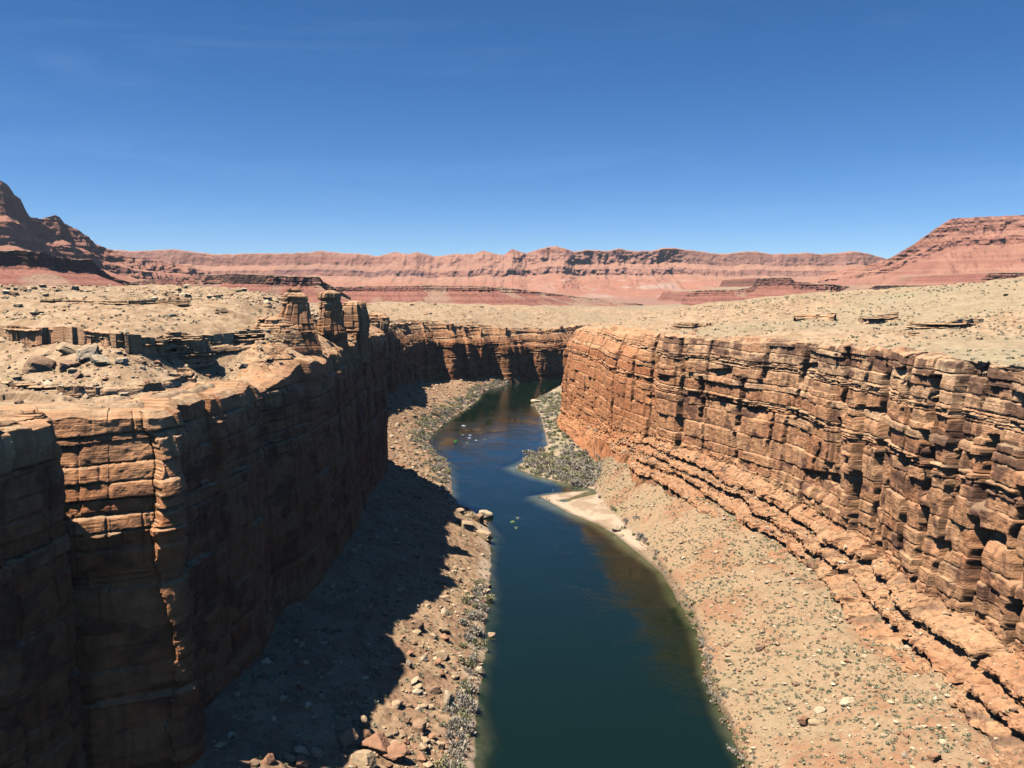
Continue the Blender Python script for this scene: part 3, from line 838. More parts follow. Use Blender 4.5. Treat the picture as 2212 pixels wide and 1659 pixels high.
def range_colour(A, z, zr, off, nz, seed):
    h = np.clip((zr - z) / 330, 0, 1)
    b = vn2(z / 17 + .8 * vn2(A / 500, z * 0, seed), A / 3000, seed + 6)
    c = mixc((0.375, 0.188, 0.135), (0.32, 0.145, 0.10), sstep(-.3, .5, b))
    band = np.exp(-((h - 0.50 + .06 * vn2(A / 700, A * 0, seed + 7)) / 0.085) ** 2) * sstep(-.25, .25, vn2(A / 650, A * 0 + 3, seed + 8))
    c = mixc(c, (0.22, 0.115, 0.10), 0.75 * band)
    c = mixc(c, (0.37, 0.115, 0.075), 0.75 * sstep(.66, .82, h))
    pale = np.exp(-((A / A.max() - 0.585) / 0.055) ** 2) * sstep(.76, .83, h) * sstep(1.15, 1.0, h) * sstep(-.2, .2, fb2(A / 160, z / 30, 3, seed + 11))
    c = mixc(c, (0.44, 0.40, 0.34), 0.85 * pale)
    c = mixc(c, (0.46, 0.245, 0.15), 0.5 * sstep(.72, .92, nz))
    x = A
    return c


def range_prof(s, x, y, zr):
    g = 52.0
    hh = zr - g
    return [(-2500, zr - 60, 0, 4), (-60, zr, .1, 10), (0, zr - 10, .4, 26), (60, zr - hh * .30, 1, 18), (190, zr - hh * .42, .9, 22), (230, zr - hh * .56, .9, 30), (760, zr - hh * .85, .8, 14), (1500, g, .2, 4), (1900, g - 60, 0, 2)]


far_range("hills", SKY_MID, 7600, range_prof, 7.0, 95, 420, range_colour, 301, 0.03)

# right butte
SKY_R = [(820, 275), (850, 268), (870, 264), (888, 258.7), (912.6, 244.8), (935, 228.6), (950.8, 218.8), (957.7, 217.7), (972, 217.5), (983.8, 216.5), (1004, 215.3), (1024, 215), (1100, 214), (1200, 216)]


def butte_colour(A, z, zr, off, nz, seed):
    b = vn2(z / 11 + .8 * vn2(A / 300, z * 0, seed), A / 3000, seed + 6)
    c = mixc((0.375, 0.178, 0.12), (0.325, 0.14, 0.095), sstep(-.3, .5, b))
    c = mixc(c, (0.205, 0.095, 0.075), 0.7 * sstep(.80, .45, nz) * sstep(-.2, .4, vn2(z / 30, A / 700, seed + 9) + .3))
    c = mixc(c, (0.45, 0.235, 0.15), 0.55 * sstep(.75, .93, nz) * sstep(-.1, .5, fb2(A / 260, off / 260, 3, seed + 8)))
    return c


def butte_prof(s, x, y, zr):
    g = 80.0
    hh = zr - g
    return [(-1600, zr - 40, 0, 3), (-30, zr, .1, 8), (0, zr - 3, .4, 22), (25, zr - hh * .20, .9, 12), (70, zr - hh * .26, .8, 16), (85, zr - hh * .36, .8, 34), (620, zr - hh * .88, .7, 14), (1200, g, .2, 3), (1500, g - 60, 0, 2)]


far_range("hills", SKY_R, np.linspace(4300, 3700, len(SKY_R)), butte_prof, 4.0, 55, 260, butte_colour, 321, 0.09)

# left peak
SKY_L = [(-160, 176), (-60, 178), (-20, 182), (0, 180.4), (4.7, 182.8), (9.3, 188), (15.6, 196), (21.8, 200), (26.4, 210), (32.7, 217.5), (40.4, 218.5), (46.7, 218.5), (52.9, 215.4), (59.9, 217), (66.9, 224), (74.7, 228.7), (85.5, 236.4), (96.4, 244.2), (108.9, 249.7),
         (122.9, 256.7), (147.7, 260), (178.9, 264), (202, 270), (240, 279), (290, 290)]


def peak_prof(s, x, y, zr):
    g = 80.0
    hh = np.maximum(zr - g, 4)
    return [(-1200, zr - hh * .5, 0, 3), (-40, zr - 6, .2, 8), (0, zr, .5, 26), (45, zr - hh * .30, 1, 14), (110, zr - hh * .36, .9, 22), (135, zr - hh * .56, .9, 40), (700, zr - hh * .90, .7, 14), (1100, g, .2, 3), (1400, g - 60, 0, 2)]


far_range("hills", SKY_L, np.linspace(4000, 5200, len(SKY_L)), peak_prof, 4.5, 70, 240, butte_colour, 341, 0.12)


# low mesas in front of the ranges
def mesa_colour(A, z, zr, off, nz, seed):
    h = zr - z
    b = vn2(z / 4.5 + .6 * vn2(A / 160, z * 0, seed), A / 1500, seed + 6)
    c = mixc((0.34, 0.145, 0.10), (0.26, 0.105, 0.075), sstep(-.3, .5, b))
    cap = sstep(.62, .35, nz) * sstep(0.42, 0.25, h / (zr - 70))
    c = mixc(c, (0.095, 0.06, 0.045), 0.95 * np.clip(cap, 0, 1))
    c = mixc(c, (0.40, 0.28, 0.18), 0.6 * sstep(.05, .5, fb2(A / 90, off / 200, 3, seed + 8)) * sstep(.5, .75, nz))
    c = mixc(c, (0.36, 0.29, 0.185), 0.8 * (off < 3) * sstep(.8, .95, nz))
    return c


def mesa_prof(g, cap=.28, run=3.2):
    def f(s, x, y, zr):
        hh = np.maximum(zr - g, 3)
        return [(-500, zr - 4, 0, 3), (-10, zr, .1, 5), (0, zr - 1, .5, 14), (6, zr - hh * cap, .9, 5), (16, zr - hh * (cap + .07), .8, 24), (hh * run * .6, zr - hh * .72, .6, 16), (hh * run, g, .2, 3), (hh * run + 60, g - 30, 0, 2)]
    return f


far_range("mesa", [(-120, 251), (-20, 250.5), (0, 251), (20, 250), (40, 252), (52, 255), (60, 257), (78, 259), (92, 259), (100, 268), (112, 276), (130, 282), (168, 290)], np.linspace(1900, 2300, 13), mesa_prof(96), 2.0, 22, 90, mesa_colour, 361)
far_range("mesa", [(90, 285), (130, 281.5), (170, 278), (200, 275), (235, 273.5), (270, 275), (320, 276.5), (324, 281), (334, 287), (352, 297)], [2600, 2560, 2500, 2450, 2400, 2400, 2420, 2440, 2470, 2520], mesa_prof(72), 2.0, 20, 80, mesa_colour, 371)
far_range("mesa", [(300, 287.5), (340, 286.5), (380, 286), (430, 285), (480, 286), (510, 288), (540, 292), (575, 296), (600, 299), (640, 304)], [3000, 3000, 3000, 3050, 3100, 3200, 3300, 3400, 3500, 3600], mesa_prof(60, .2, 3.2), 2.4, 26, 90, mesa_colour, 381)
far_range("mesa", [(680, 302), (688, 291), (700, 290), (740, 289), (752, 286.5), (757, 278), (790, 277.5), (794, 281), (815, 283), (840, 285), (860, 288), (885, 297)], [3100] * 12, mesa_prof(62, .25, 3.0), 2.2, 22, 80, mesa_colour, 391)
far_range("mesa", [(860, 293), (875, 285.5), (900, 285), (930, 285.5), (945, 289), (960, 294)], [2900] * 6, mesa_prof(70, .35, 3), 2.0, 14, 70, mesa_colour, 396)
far_range("mesa", [(975, 282), (985, 273), (1000, 272.5), (1040, 272), (1100, 272)], [2300] * 5, mesa_prof(110, .35, 3), 2.0, 14, 70, mesa_colour, 398)


# ------------------------------------------------------------------ the air
hv, hq = np.array([(a, b, c) for a in (-12500., 12500.) for b in (-900., 12000.) for c in (-12., 760.)]), np.array([(0, 1, 3, 2), (4, 6, 7, 5), (0, 4, 5, 1), (2, 3, 7, 6), (0, 2, 6, 4), (1, 5, 7, 3)])
M_HAZE = bpy.data.materials.new("haze"); M_HAZE.use_nodes = True
hn = M_HAZE.node_tree.nodes
hn.remove(hn["Principled BSDF"])
pv = hn.new("ShaderNodeVolumePrincipled")
pv.inputs["Color"].default_value = (0.86, 0.91, 1.0, 1); pv.inputs["Density"].default_value = 1.3e-5
M_HAZE.node_tree.links.new(pv.outputs[0], hn["Material Output"].inputs["Volume"])
stuff(link_mesh("haze", hv, hq, M_HAZE), "thin pale desert haze fading the far cliffs", "haze")

# ------------------------------------------------------------------ picking points of the ground along a line of sight
def hit(px, py, fn, k=1.0, t0=120.0, t1=2500.0):
    px, py = np.atleast_1d(np.asarray(px, float)), np.atleast_1d(np.asarray(py, float))
    a, c = (px * k - CX) / F, -(py * k - CY) / F
    dy, dz = math.cos(PITCH) + c * math.sin(PITCH), -math.sin(PITCH) + c * math.cos(PITCH)
    T = np.geomspace(t0, t1, 1500)
    x, y, z = a[:, None] * T, dy[:, None] * T, CAM_H + dz[:, None] * T
    g = fn(x, y)
    i = np.argmax(z <= g, axis=1)
    r = np.arange(len(px))
    return np.stack([x[r, i], y[r, i], g[r, i]], -1)


def fz(x, y): return floor_z(np.asarray(x, float), np.asarray(y, float))[0]


# ------------------------------------------------------------------ rock outcrops and pillars above the rim
O_BEDS = Beds(303, thin=(0.5, 1.1), thick=(1.4, 3.2), pthick=0.5)


def outcrop(path, seed, jag=1.0, depth=9.0):
    P = chaikin(np.array(path, float), 2)
    S = Beds(seed, thin=(0.4, 1.0), thick=(1.3, 2.8), pthick=0.5)
    prof = lambda s, P, b, r: [(1.5, b - 3), (0.8, b), (0, b + (r - b) * .55), (-0.4, r - .6), (-1.4, r), (-depth, r)]
    return build_cliff("rock_outcrop", P, 1, S, 0.0008, prof, [5, 16, 16, 6, 5, 12], [.3, .8, 1, .9, .5, .1],
                       lambda x, y, z: 0.1 + 0 * (x + y + z), lambda x, y, z: 0 * (x + y + z),
                       dict(big=1.8 * jag, col=0.9 * jag, mid=0.12, small=0.35, groove=0.0, maj=(9, 30), midw=11.0, smw=5.0, lay=2.0), rimjit=0.8, dust=0.7, nsm=6.0)


outcrop([(-240, 352, 118.5, 124.5), (-205, 330, 116, 126.2), (-186, 322, 115.2, 127.0), (-168, 306, 114.8, 126.6), (-150, 296, 114.3, 126.8), (-136, 284, 114, 126.4), (-124, 277, 113.6, 125.6), (-117, 279, 113.4, 124.6), (-113, 290, 113.8, 123.0), (-116, 298, 114.5, 123.2), (-110, 303, 114.6, 122.6), (-106, 314, 115.8, 121.5), (-112, 326, 118.6, 121.3)], 311)
outcrop([(-150, 236, 112.5, 115.5), (-134, 231, 111, 114.6), (-118, 229, 110, 113.8), (-106, 234, 109.6, 113.4), (-99, 246, 109.6, 113.2), (-98, 262, 110, 113.0), (-101, 280, 110.5, 113.4), (-108, 290, 112, 114.0)], 313, 0.9, 6.0)
g_ = hit([168, 186, 205, 228, 250, 268], [343, 341, 342, 340, 338, 336], plateau_base)
outcrop([(x, y, z - 1.0, z + 3.4) for x, y, z in g_], 317, 0.8, 6.0)
g_ = hit([40, 75, 110, 150, 190], [304, 302, 305, 303, 304], plateau_base)
outcrop([(x, y, z - 0.6, z + 2.0) for x, y, z in g_], 319, 0.7, 5.0)
for kk, (pp, rise, seed) in enumerate([
        ([(1515, 745), (1600, 752), (1690, 748), (1760, 752), (1850, 742), (1925, 722), (1945, 705)], 4.2, 331), ([(1235, 690), (1290, 695), (1360, 685), (1440, 672), (1490, 668)], 3.0, 337),
        ([(890, 678), (960, 668), (1040, 668), (1130, 668)], 2.2, 341), ([(180, 728), (250, 730), (320, 726), (400, 722)], 2.6, 347), ([(1540, 780), (1590, 782), (1640, 772)], 2.4, 349)]):
    g_ = hit([1600 + a / 2.304 for a, b in pp], [500 + b / 2.304 for a, b in pp], plateau_base, 0.4)
    outcrop([(x, y, z - 0.3, z + rise) for x, y, z in g_], seed, 0.8, 7.0)


def pillar(cx, cy, zr, seed, n=110, m=150, squash=0.85):
    """zr: [(z, radius)] from foot to top"""
    zr = np.array(zr, float)
    z1 = np.linspace(zr[0, 0], zr[-1, 0], m)
    ang = np.linspace(0, 2 * math.pi, n, endpoint=False)
    R = np.interp(z1, zr[:, 0], zr[:, 1])
    A = np.broadcast_to((ang * 7.0)[:, None], (n, m))
    Zg = np.broadcast_to(z1, (n, m)).copy()
    S = Beds(seed, thin=(0.6, 1.2), thick=(2.2, 4.6), pthick=0.75)
    d, li, g, k, c2, hb, cr = cliff_disp(A, Zg, S, 50, big=0.5, col=0.9, mid=1.0, small=0.5, groove=0.9, maj=(5, 13), midw=4.4, smw=2.4, lay=0.38)
    j = sstep(0, 3, ang)[:, None] * sstep(2 * math.pi, 2 * math.pi - 3, ang)[:, None]
    d = d * (0.35 + 0.65 * j)
    r = np.maximum(R[None, :] + d * np.minimum(1, R / 3)[None, :], 0.25)
    r[:, -1] = 0.02
    r = r * (0.86 + 0.26 * (np.abs(np.cos(2 * (ang + seed))) ** .7))[:, None] ** -1
    wob = 0.6 * fb2(z1 / 7, z1 * 0, 2, seed + 3)
    X = cx + wob + np.cos(ang)[:, None] * r; Y = cy - np.sin(ang)[:, None] * r * squash
    V = np.stack([X, Y, Zg], -1)
    c = rock_colour(A, Zg, S, li, g, k, c2, hb, np.full((n, 1), zr[-1, 0] + 4.0), 0.25, 0.35)
    return link_mesh("rock_pillar", V, grid_quads(n, m, closed=True)[:, ::-1], M_CLIFF, c)


p = pillar(-97.0, 357, [(102, 15), (113, 13.5), (118, 12), (121, 10.5), (124, 8.5), (126.5, 6), (127.5, 2)], 431, squash=1.0)
tag(p, "low stepped mound of layered rock at the foot of the tallest pillar, left of it", "rock pillar", "rock pillars on the left rim")
p = pillar(-88.0, 362, [(100, 11), (114, 10), (119, 9.0), (123, 8.4), (127, 6.6), (130, 5.4), (133.5, 5.0), (135.0, 5.4), (136.3, 4.4), (137.0, 2.6), (138.0, 2.9), (139.0, 2.0)], 401)
tag(p, "taller layered tan rock pillar on the left canyon rim, topped by small cap stones", "rock pillar", "rock pillars on the left rim")
p = pillar(-83.5, 408, [(100, 8.5), (118, 7.4), (124, 6.0), (128, 5.6), (131, 5.4), (132.5, 4.8), (134.5, 5.2), (136.4, 4.8), (137.2, 2.6), (137.8, 1.0)], 409)
tag(p, "shorter rounded tan rock pillar just right of the tallest pillar on the left rim", "rock pillar", "rock pillars on the left rim")
p = pillar(-82.0, 462, [(100, 8), (118, 7.0), (126, 6.6), (129, 6.0), (131, 5.0), (132, 2.0)], 419)
tag(p, "broad flat topped layered rock buttress beyond the two pillars on the left rim", "rock pillar", "rock pillars on the left rim")
p = pillar(-80.0, 522, [(100, 8), (112, 7), (118, 8.0), (121, 8.4), (123, 6.0), (123.8, 2.5)], 421)
tag(p, "overhanging dark edged rock buttress at the far corner of the shaded left wall", "rock pillar", "rock pillars on the left rim")


# ------------------------------------------------------------------ boulders
import bmesh


def ico(sub):
    b = bmesh.new(); bmesh.ops.create_icosphere(b, subdivisions=sub, radius=1.0)
    V = np.array([v.co[:] for v in b.verts]); Fc = np.array([[v.index for v in f.verts] for f in b.faces]); b.free()
    return V, Fc


ICO = {k: ico(k) for k in (1, 2, 3, 4)}


def rock_verts(seed, sub=3, planes=11, rough=0.05, squash=(1, 1, 1), blocky=0.0):
    r = np.random.default_rng(seed)
    V, Fc = ICO[sub]
    n = r.normal(size=(planes, 3)); n /= np.linalg.norm(n, axis=1)[:, None]
    if blocky: n = np.concatenate([n[:max(3, planes // 3)], np.array([[1, 0, 0], [-1, 0, 0], [0, 1, 0], [0, -1, 0], [0, 0, 1], [0, 0, -1]]) + r.normal(0, 0.10, (6, 3))]); n /= np.linalg.norm(n, axis=1)[:, None]
    dist = r.uniform(0.5, 0.9, len(n))
    dots = V @ n.T
    rad = np.min(np.where(dots > 0.05, dist / np.maximum(dots, 0.05), 9), axis=1)
    rad = np.minimum(rad, 1.3)
    W = V * rad[:, None]
    W = W + V * (rough * fb3(W[:, 0] * 2.2 + seed, W[:, 1] * 2.2, W[:, 2] * 3.5, 3, seed))[:, None]
    return W * np.array(squash), Fc


ROCK_TINTS = {"tan": (0.46, 0.32, 0.19), "red": (0.38, 0.20, 0.115), "brown": (0.33, 0.205, 0.125), "pale": (0.56, 0.42, 0.27), "grey": (0.36, 0.27, 0.185)}


def rock_col(W, tint, seed):
    c = np.array(ROCK_TINTS[tint])[None, :] * (1 + 0.22 * fb3(W[:, 0] * 1.2, W[:, 1] * 1.2, W[:, 2] * 5, 3, seed + 5))[:, None]
    return c


def boulder(px, py, wpx, label, fn=fz, k=0.4, tint="tan", seed=None, squash=(1, 0.85, 0.75), rot=0.0, tilt=0.0, sink=0.25, blocky=0.0, group=None, sub=3, cat="boulder"):
    """one boulder whose width on the 2560-wide picture is wpx, standing where the line of sight meets the ground"""
    seed = seed if seed is not None else int(px * 7 + py)
    x, y, z = hit(px, py, fn, k)[0]
    z = max(z, -0.6)
    R = 0.5 * wpx * k / F * math.sqrt(x * x + y * y + (CAM_H - z) ** 2) / 0.92
    W, Fc = rock_verts(seed, sub, 10, 0.05, (1, 1, 1), blocky)
    W = W * np.array(squash) * R
    c = rock_col(W / max(R, 0.3) * 1.5, tint, seed)
    o = link_mesh("boulder", W, Fc, M_STONE, c)
    o.location = (x, y, z + R * squash[2] * (0.62 - sink))
    o.rotation_euler = (tilt, tilt * 0.6, rot)
    return tag(o, label, cat, group or ("boulders below the left outcrop" if fn is plateau_z else ("boulders of the left bank" if x < -5 else "boulders of the right bank")))


def z16(a, b): return 900 + a / 4.424, 1550 + b / 4.424          # close views of the photograph -> its pixels
def z6(a, b): return 500 + a / 2.44, 1240 + b / 2.44
def z5(a, b): return 1300 + a / 1.7556, 1240 + b / 1.7556
def z1(a, b): return a / 2.44, 640 + b / 2.44


# the slabs at the water and the big stones of the left bank
boulder(*z6(1625, 195), 46, "tilted cracked block on the left bank, biggest of the slab pile by the river", tint="tan", squash=(1, .8, .8), blocky=1, rot=.5, tilt=.25)
boulder(*z6(1735, 262), 62, "long layered slab sloping into the river from the left bank slab pile", tint="tan", squash=(1, .45, .42), blocky=1, rot=-.75, tilt=.12, sink=.1)
boulder(*z6(1690, 155), 32, "brown square block behind the long slab at the river's left edge", tint="brown", squash=(1, .8, .9), blocky=1, rot=-.5, tilt=.2)
boulder(*z6(1732, 145), 34, "pale stone with a small dry bush on top at the river's left edge", tint="pale", squash=(1, .8, .75), rot=.3)
boulder(*z6(1590, 103), 22, "farthest small block of the slab pile at the river's left edge", tint="tan", blocky=1, rot=.7)
boulder(*z6(1570, 328), 18, "small tan stone lit in the gap of the shadow behind the slab pile", tint="tan")
boulder(*z16(1455, 225), 25, "striped rectangular block standing in the water off the left bank", tint="tan", squash=(1, .65, .7), blocky=1, rot=.25, sink=.1)
boulder(*z16(1395, 350), 14, "round white stone just below the striped block in the shallows", tint="pale", sink=.1)
boulder(*z16(1340, 610), 20, "cream boulder with a dark notch at the left waterline", tint="pale", squash=(1, .9, 1), sink=.05)
boulder(*z16(1050, 630), 22, "smooth round tan boulder among grey bushes on the left bank", tint="tan")
boulder(*z16(1150, 825), 23, "pale striped boulder half hidden by grey bushes on the left bank", tint="pale")
boulder(*z16(970, 960), 34, "tall pale pointed slab leaning beside the grey bushes of the left bank", tint="pale", squash=(.75, .6, 1.15), tilt=-.3, rot=.4, sink=.1)
boulder(*z16(650, 1235), 37, "rounded brown boulder with faint stripes, alone on sandy talus", tint="brown", squash=(1, .9, .95))
boulder(*z16(840, 805), 38, "wedge shaped brown boulder with a dark shaded underside on the talus", tint="brown", squash=(1, .7, .6), blocky=1, tilt=-.3, rot=.4)
boulder(*z16(640, 790), 28, "square tan block upslope of the wedge shaped brown boulder", tint="tan", squash=(1, .8, .7), blocky=1, rot=.6, tilt=.2)
boulder(*z16(605, 705), 30, "pale angular slab casting a black shadow near the shade edge", tint="pale", squash=(1, .7, .5), tilt=-.25, rot=.5)
boulder(*z16(550, 515), 21, "small bright pyramid shaped boulder below the pointed shadow tip", tint="pale", squash=(.9, .8, 1.1))
boulder(*z16(930, 435), 38, "large low orange boulder with a black gap on its right", tint="tan", squash=(1, .8, .7))
boulder(*z16(860, 500), 26, "reddish broken slab beside the large low orange boulder", tint="red", squash=(.8, .8, .9), blocky=1, tilt=.3)
boulder(*z16(520, 1135), 24, "brown boulder just upslope of the rounded striped boulder", tint="brown", rot=1)
boulder(*z16(405, 965), 33, "jagged orange boulder on the edge of the near shadow", tint="tan", squash=(1, .8, .6), rot=.8)
boulder(*z16(550, 965), 18, "small brown block right of the jagged orange boulder", tint="brown", blocky=1)
boulder(*z16(400, 1545), 58, "big dark red boulder with a black overhang near the bottom edge", tint="red", squash=(1, .8, .65), rot=.3, tilt=-.15, sink=.1)
boulder(*z16(150, 1420), 96, "huge rough reddish rock mass on the near talus, largest of all boulders", tint="red", squash=(1, .75, .5), rot=.2, sub=4)
boulder(*z16(60, 1610), 60, "wide bright orange boulder at the bottom edge below the huge red mass", tint="tan", squash=(1, .8, .6))
boulder(*z16(895, 1435), 24, "upright orange block among near grey bushes", tint="tan", squash=(.8, .7, 1.1), blocky=1, tilt=.2)
boulder(*z16(700, 1445), 32, "cracked orange boulder left of the upright orange block", tint="tan", squash=(1, .8, .7), tilt=-.3)
boulder(*z16(715, 1345), 24, "lumpy tan boulder below the rounded striped boulder", tint="tan")
boulder(*z16(340, 645), 21, "dark red round boulder touching the shadow edge", tint="red")
boulder(*z16(390, 545), 20, "brown double boulder just upslope of the dark red round one", tint="brown", squash=(1, .7, .7))
boulder(*z16(650, 130), 34, "dark cracked crag sticking out of the upper lit talus", tint="brown", squash=(.7, .8, 1.1), tilt=.4, sink=.05)
boulder(*z16(920, 135), 28, "leaning tan boulder upslope of pale stones on the lit talus", tint="tan", tilt=.3)
boulder(*z16(645, 1005), 16, "small pale faceted stone between bigger boulders on the near talus", tint="pale")
boulder(*z6(1000, 1420), 34, "upright jagged crag standing in the near shadow on the left", tint="tan", squash=(.55, .6, 1.25), tilt=.15, sink=-.1)
boulder(*z6(900, 1520), 52, "leaning layered brown slab beside the upright jagged crag", tint="brown", squash=(.9, .5, .7), blocky=1, tilt=-.5, rot=.6, sink=.0)
boulder(*z6(625, 1595), 40, "pale boulder crowning the lit rock pile at the bottom left", tint="pale", squash=(1, .8, .7))
boulder(*z6(715, 1580), 30, "tan boulder right of the pale one crowning the bottom rock pile", tint="tan", blocky=1)
boulder(*z6(545, 1605), 26, "small tan boulder left of the pale one crowning the bottom rock pile", tint="tan")
boulder(*z6(620, 1648), 40, "red sided block at the bottom edge under the pale crowning boulder", tint="red", blocky=1, rot=.6)
boulder(*z6(420, 1630), 30, "leftmost reddish boulder of the lit rock pile at the bottom", tint="red")
# right bank and slope
boulder(1537, 1328, 21, "smooth pale boulder at the water below the sand bar", tint="pale", sink=.1)
boulder(1554, 1341, 11, "small pale stone right of the smooth boulder below the sand bar", tint="pale")
boulder(*z5(1240, 1012), 30, "reddish standing boulder on the shrubby right slope", tint="red", squash=(.9, .8, 1), sink=.1)
boulder(*z5(1295, 1000), 22, "tan boulder right beside the reddish standing boulder on the right slope", tint="tan")
boulder(*z5(1430, 912), 38, "flat pale bedrock slab lying on the right slope", tint="pale", squash=(1, .7, .3))
boulder(*z5(1358, 908), 24, "low tan slab left of the flat pale bedrock slab", tint="tan", squash=(1, .7, .35))
boulder(*z5(1055, 675), 34, "long tilted brown slab on the upper part of the right slope", tint="brown", squash=(1, .4, .45), rot=.7, tilt=.2, blocky=1)
boulder(*z5(1210, 835), 20, "brown pointed stone in the middle of the right slope", tint="brown")
boulder(*z5(1320, 948), 20, "pale rounded stone below the low tan slab on the right slope", tint="pale")
boulder(*z5(1385, 1072), 24, "tan flat stone below the reddish standing boulder", tint="tan", squash=(1, .8, .45))
boulder(*z5(1390, 785), 14, "small dark brown stone upslope of the flat pale slab", tint="brown")
boulder(*z5(1820, 1155), 34, "red cube shaped block near the bottom right corner", tint="red", blocky=1, rot=.4)
boulder(*z5(1690, 1145), 20, "dark grey stone left of the red cube shaped block", tint="grey")
boulder(*z5(1130, 657), 13, "small tan stone beside the long tilted brown slab", tint="tan")
# boulders below the left outcrop
boulder(*z1(255, 705), 76, "biggest brown boulder below the left plateau outcrop, leaning to the right", fn=plateau_z, tint="brown", squash=(1, .75, .5), tilt=.12, rot=.3)
boulder(*z1(415, 700), 54, "squarish brown boulder right of the biggest one below the left outcrop", fn=plateau_z, tint="brown", squash=(1, .8, .65), blocky=1, tilt=.15)
boulder(*z1(535, 630), 58, "tall pale split slab standing under the left outcrop", fn=plateau_z, tint="pale", squash=(1, .7, .75), blocky=1, rot=.5, tilt=-.35)
boulder(*z1(430, 590), 58, "broad orange slab leaning on the slope below the left outcrop", fn=plateau_z, tint="tan", squash=(1, .6, .55), tilt=.3)
boulder(*z1(615, 665), 46, "pale rounded boulder right of the tall split slab", fn=plateau_z, tint="pale", squash=(1, .8, .65))
boulder(*z1(740, 655), 30, "small white block at the foot of the left outcrop's right end", fn=plateau_z, tint="pale", blocky=1)
boulder(*z1(960, 660), 22, "small reddish stone on the slope below the outcrop's shadow", fn=plateau_z, tint="red")
# far banks
boulder(1339, 1006, 24, "rounded pale sand coloured rock at the far end of the right bank spit", tint="pale", squash=(1, .8, .5))
boulder(1174, 1018, 8, "small pale rock at the waterline of the far left bank, upstream one", tint="pale")
boulder(1149, 1032, 9, "reddish rock at the waterline of the far left bank", tint="red")
boulder(1102, 1069, 8, "small pale rock at the waterline of the far left bank, closest one to the boats", tint="pale")

# ------------------------------------------------------------------ loose stones and small desert plants
ROCK_LIB = [rock_verts(900 + q, 1, 8, 0.04, (1, RNG.uniform(.65, 1), RNG.uniform(.5, .85))) for q in range(14)]


def scatter_mesh(lib, pos, size, rotz, cols, name, mat, vary=0.12):
    Vs, Fs, Cs, off = [], [], [], 0
    idx = RNG.integers(0, len(lib), len(pos))
    for q in range(len(lib)):
        m = np.where(idx == q)[0]
        if not len(m): continue
        W, Fc = lib[q][0], lib[q][1]
        ca, sa = np.cos(rotz[m])[:, None], np.sin(rotz[m])[:, None]
        x = (W[None, :, 0] * ca - W[None, :, 1] * sa) * size[m][:, None] + pos[m, 0][:, None]
        y = (W[None, :, 0] * sa + W[None, :, 1] * ca) * size[m][:, None] + pos[m, 1][:, None]
        z = W[None, :, 2] * size[m][:, None] + pos[m, 2][:, None]
        Vs.append(np.stack([x, y, z], -1).reshape(-1, 3))
        Fs.append((Fc[None] + (np.arange(len(m)) * len(W))[:, None, None] + off).reshape(-1, Fc.shape[1]))
        Cs.append(np.repeat(cols[m], len(W), 0) * (1 + vary * RNG.normal(size=(len(m) * len(W), 1))))
        off += len(m) * len(W)
    return link_mesh(name, np.concatenate(Vs), np.concatenate(Fs), mat, np.concatenate(Cs))


def tints(n, names, p):
    pal = np.array([ROCK_TINTS[q] for q in names])
    return pal[RNG.choice(len(names), n, p=p)] * RNG.uniform(.8, 1.2, (n, 1))


def left_talus_points(n, y0=150, y1=560):
    y = np.exp(RNG.uniform(math.log(y0), math.log(y1), n)); t = RNG.random(n)
    xa = np.interp(y, LEFT_S[:, 1], LEFT_S[:, 0]) + 3
    x = xa + (xl(y) - 0.5 - xa) * t
    return x, y


x, y = left_talus_points(7500)
dens = fb2(x / 13, y / 13, 3, 501)
ok_ = RNG.random(len(x)) < sstep(-.5, .5, dens) * .8 + .2
x, y = x[ok_], y[ok_]
size = 0.28 + 0.35 * RNG.pareto(2.6, len(x)); size = np.minimum(size, 2.3)
stuff(scatter_mesh(ROCK_LIB, np.stack([x, y, fz(x, y) + size * .15], -1), size, RNG.uniform(0, 6.28, len(x)), tints(len(x), ["tan", "red", "brown", "pale"], [.45, .25, .18, .12]), "rubble", M_STONE),
      "loose tan and red rubble covering the talus under the left wall", "rubble")

# individually countable middle sized boulders of the left talus
x, y = left_talus_points(900, 205, 420)
dens = fb2(x / 16, y / 16, 3, 507)
size = 0.5 + 0.4 * RNG.pareto(3.0, len(x)); size = np.minimum(size, 1.9)
sel = np.argsort(-(size + 0.5 * dens))[:170]
MESH_R = []
for q in range(10):
    tint = ("tan", "tan", "red", "brown", "pale", "tan", "red", "tan", "brown", "pale")[q]
    W, Fc = rock_verts(700 + q, 2, 9, 0.05, (1, RNG.uniform(.7, 1), RNG.uniform(.55, .85)), blocky=q % 2)
    o = link_mesh("talus_boulder", W, Fc, M_STONE, rock_col(W, tint, 700 + q))
    MESH_R.append(o)
zt = fz(x, y)
first = set()
for n_, i in enumerate(sel):
    q = n_ % 10
    if q not in first: o = MESH_R[q]; first.add(q)
    else: o = MESH_R[q].copy(); COL.objects.link(o)
    o.location = (x[i], y[i], zt[i] + size[i] * .2)
    o.scale = (size[i],) * 3
    o.rotation_euler = (random.uniform(-.3, .3), random.uniform(-.3, .3), random.uniform(0, 6.28))
    tag(o, "one of many middle sized angular boulders strewn over the left talus slope", "boulder", "boulders strewn over the left talus")

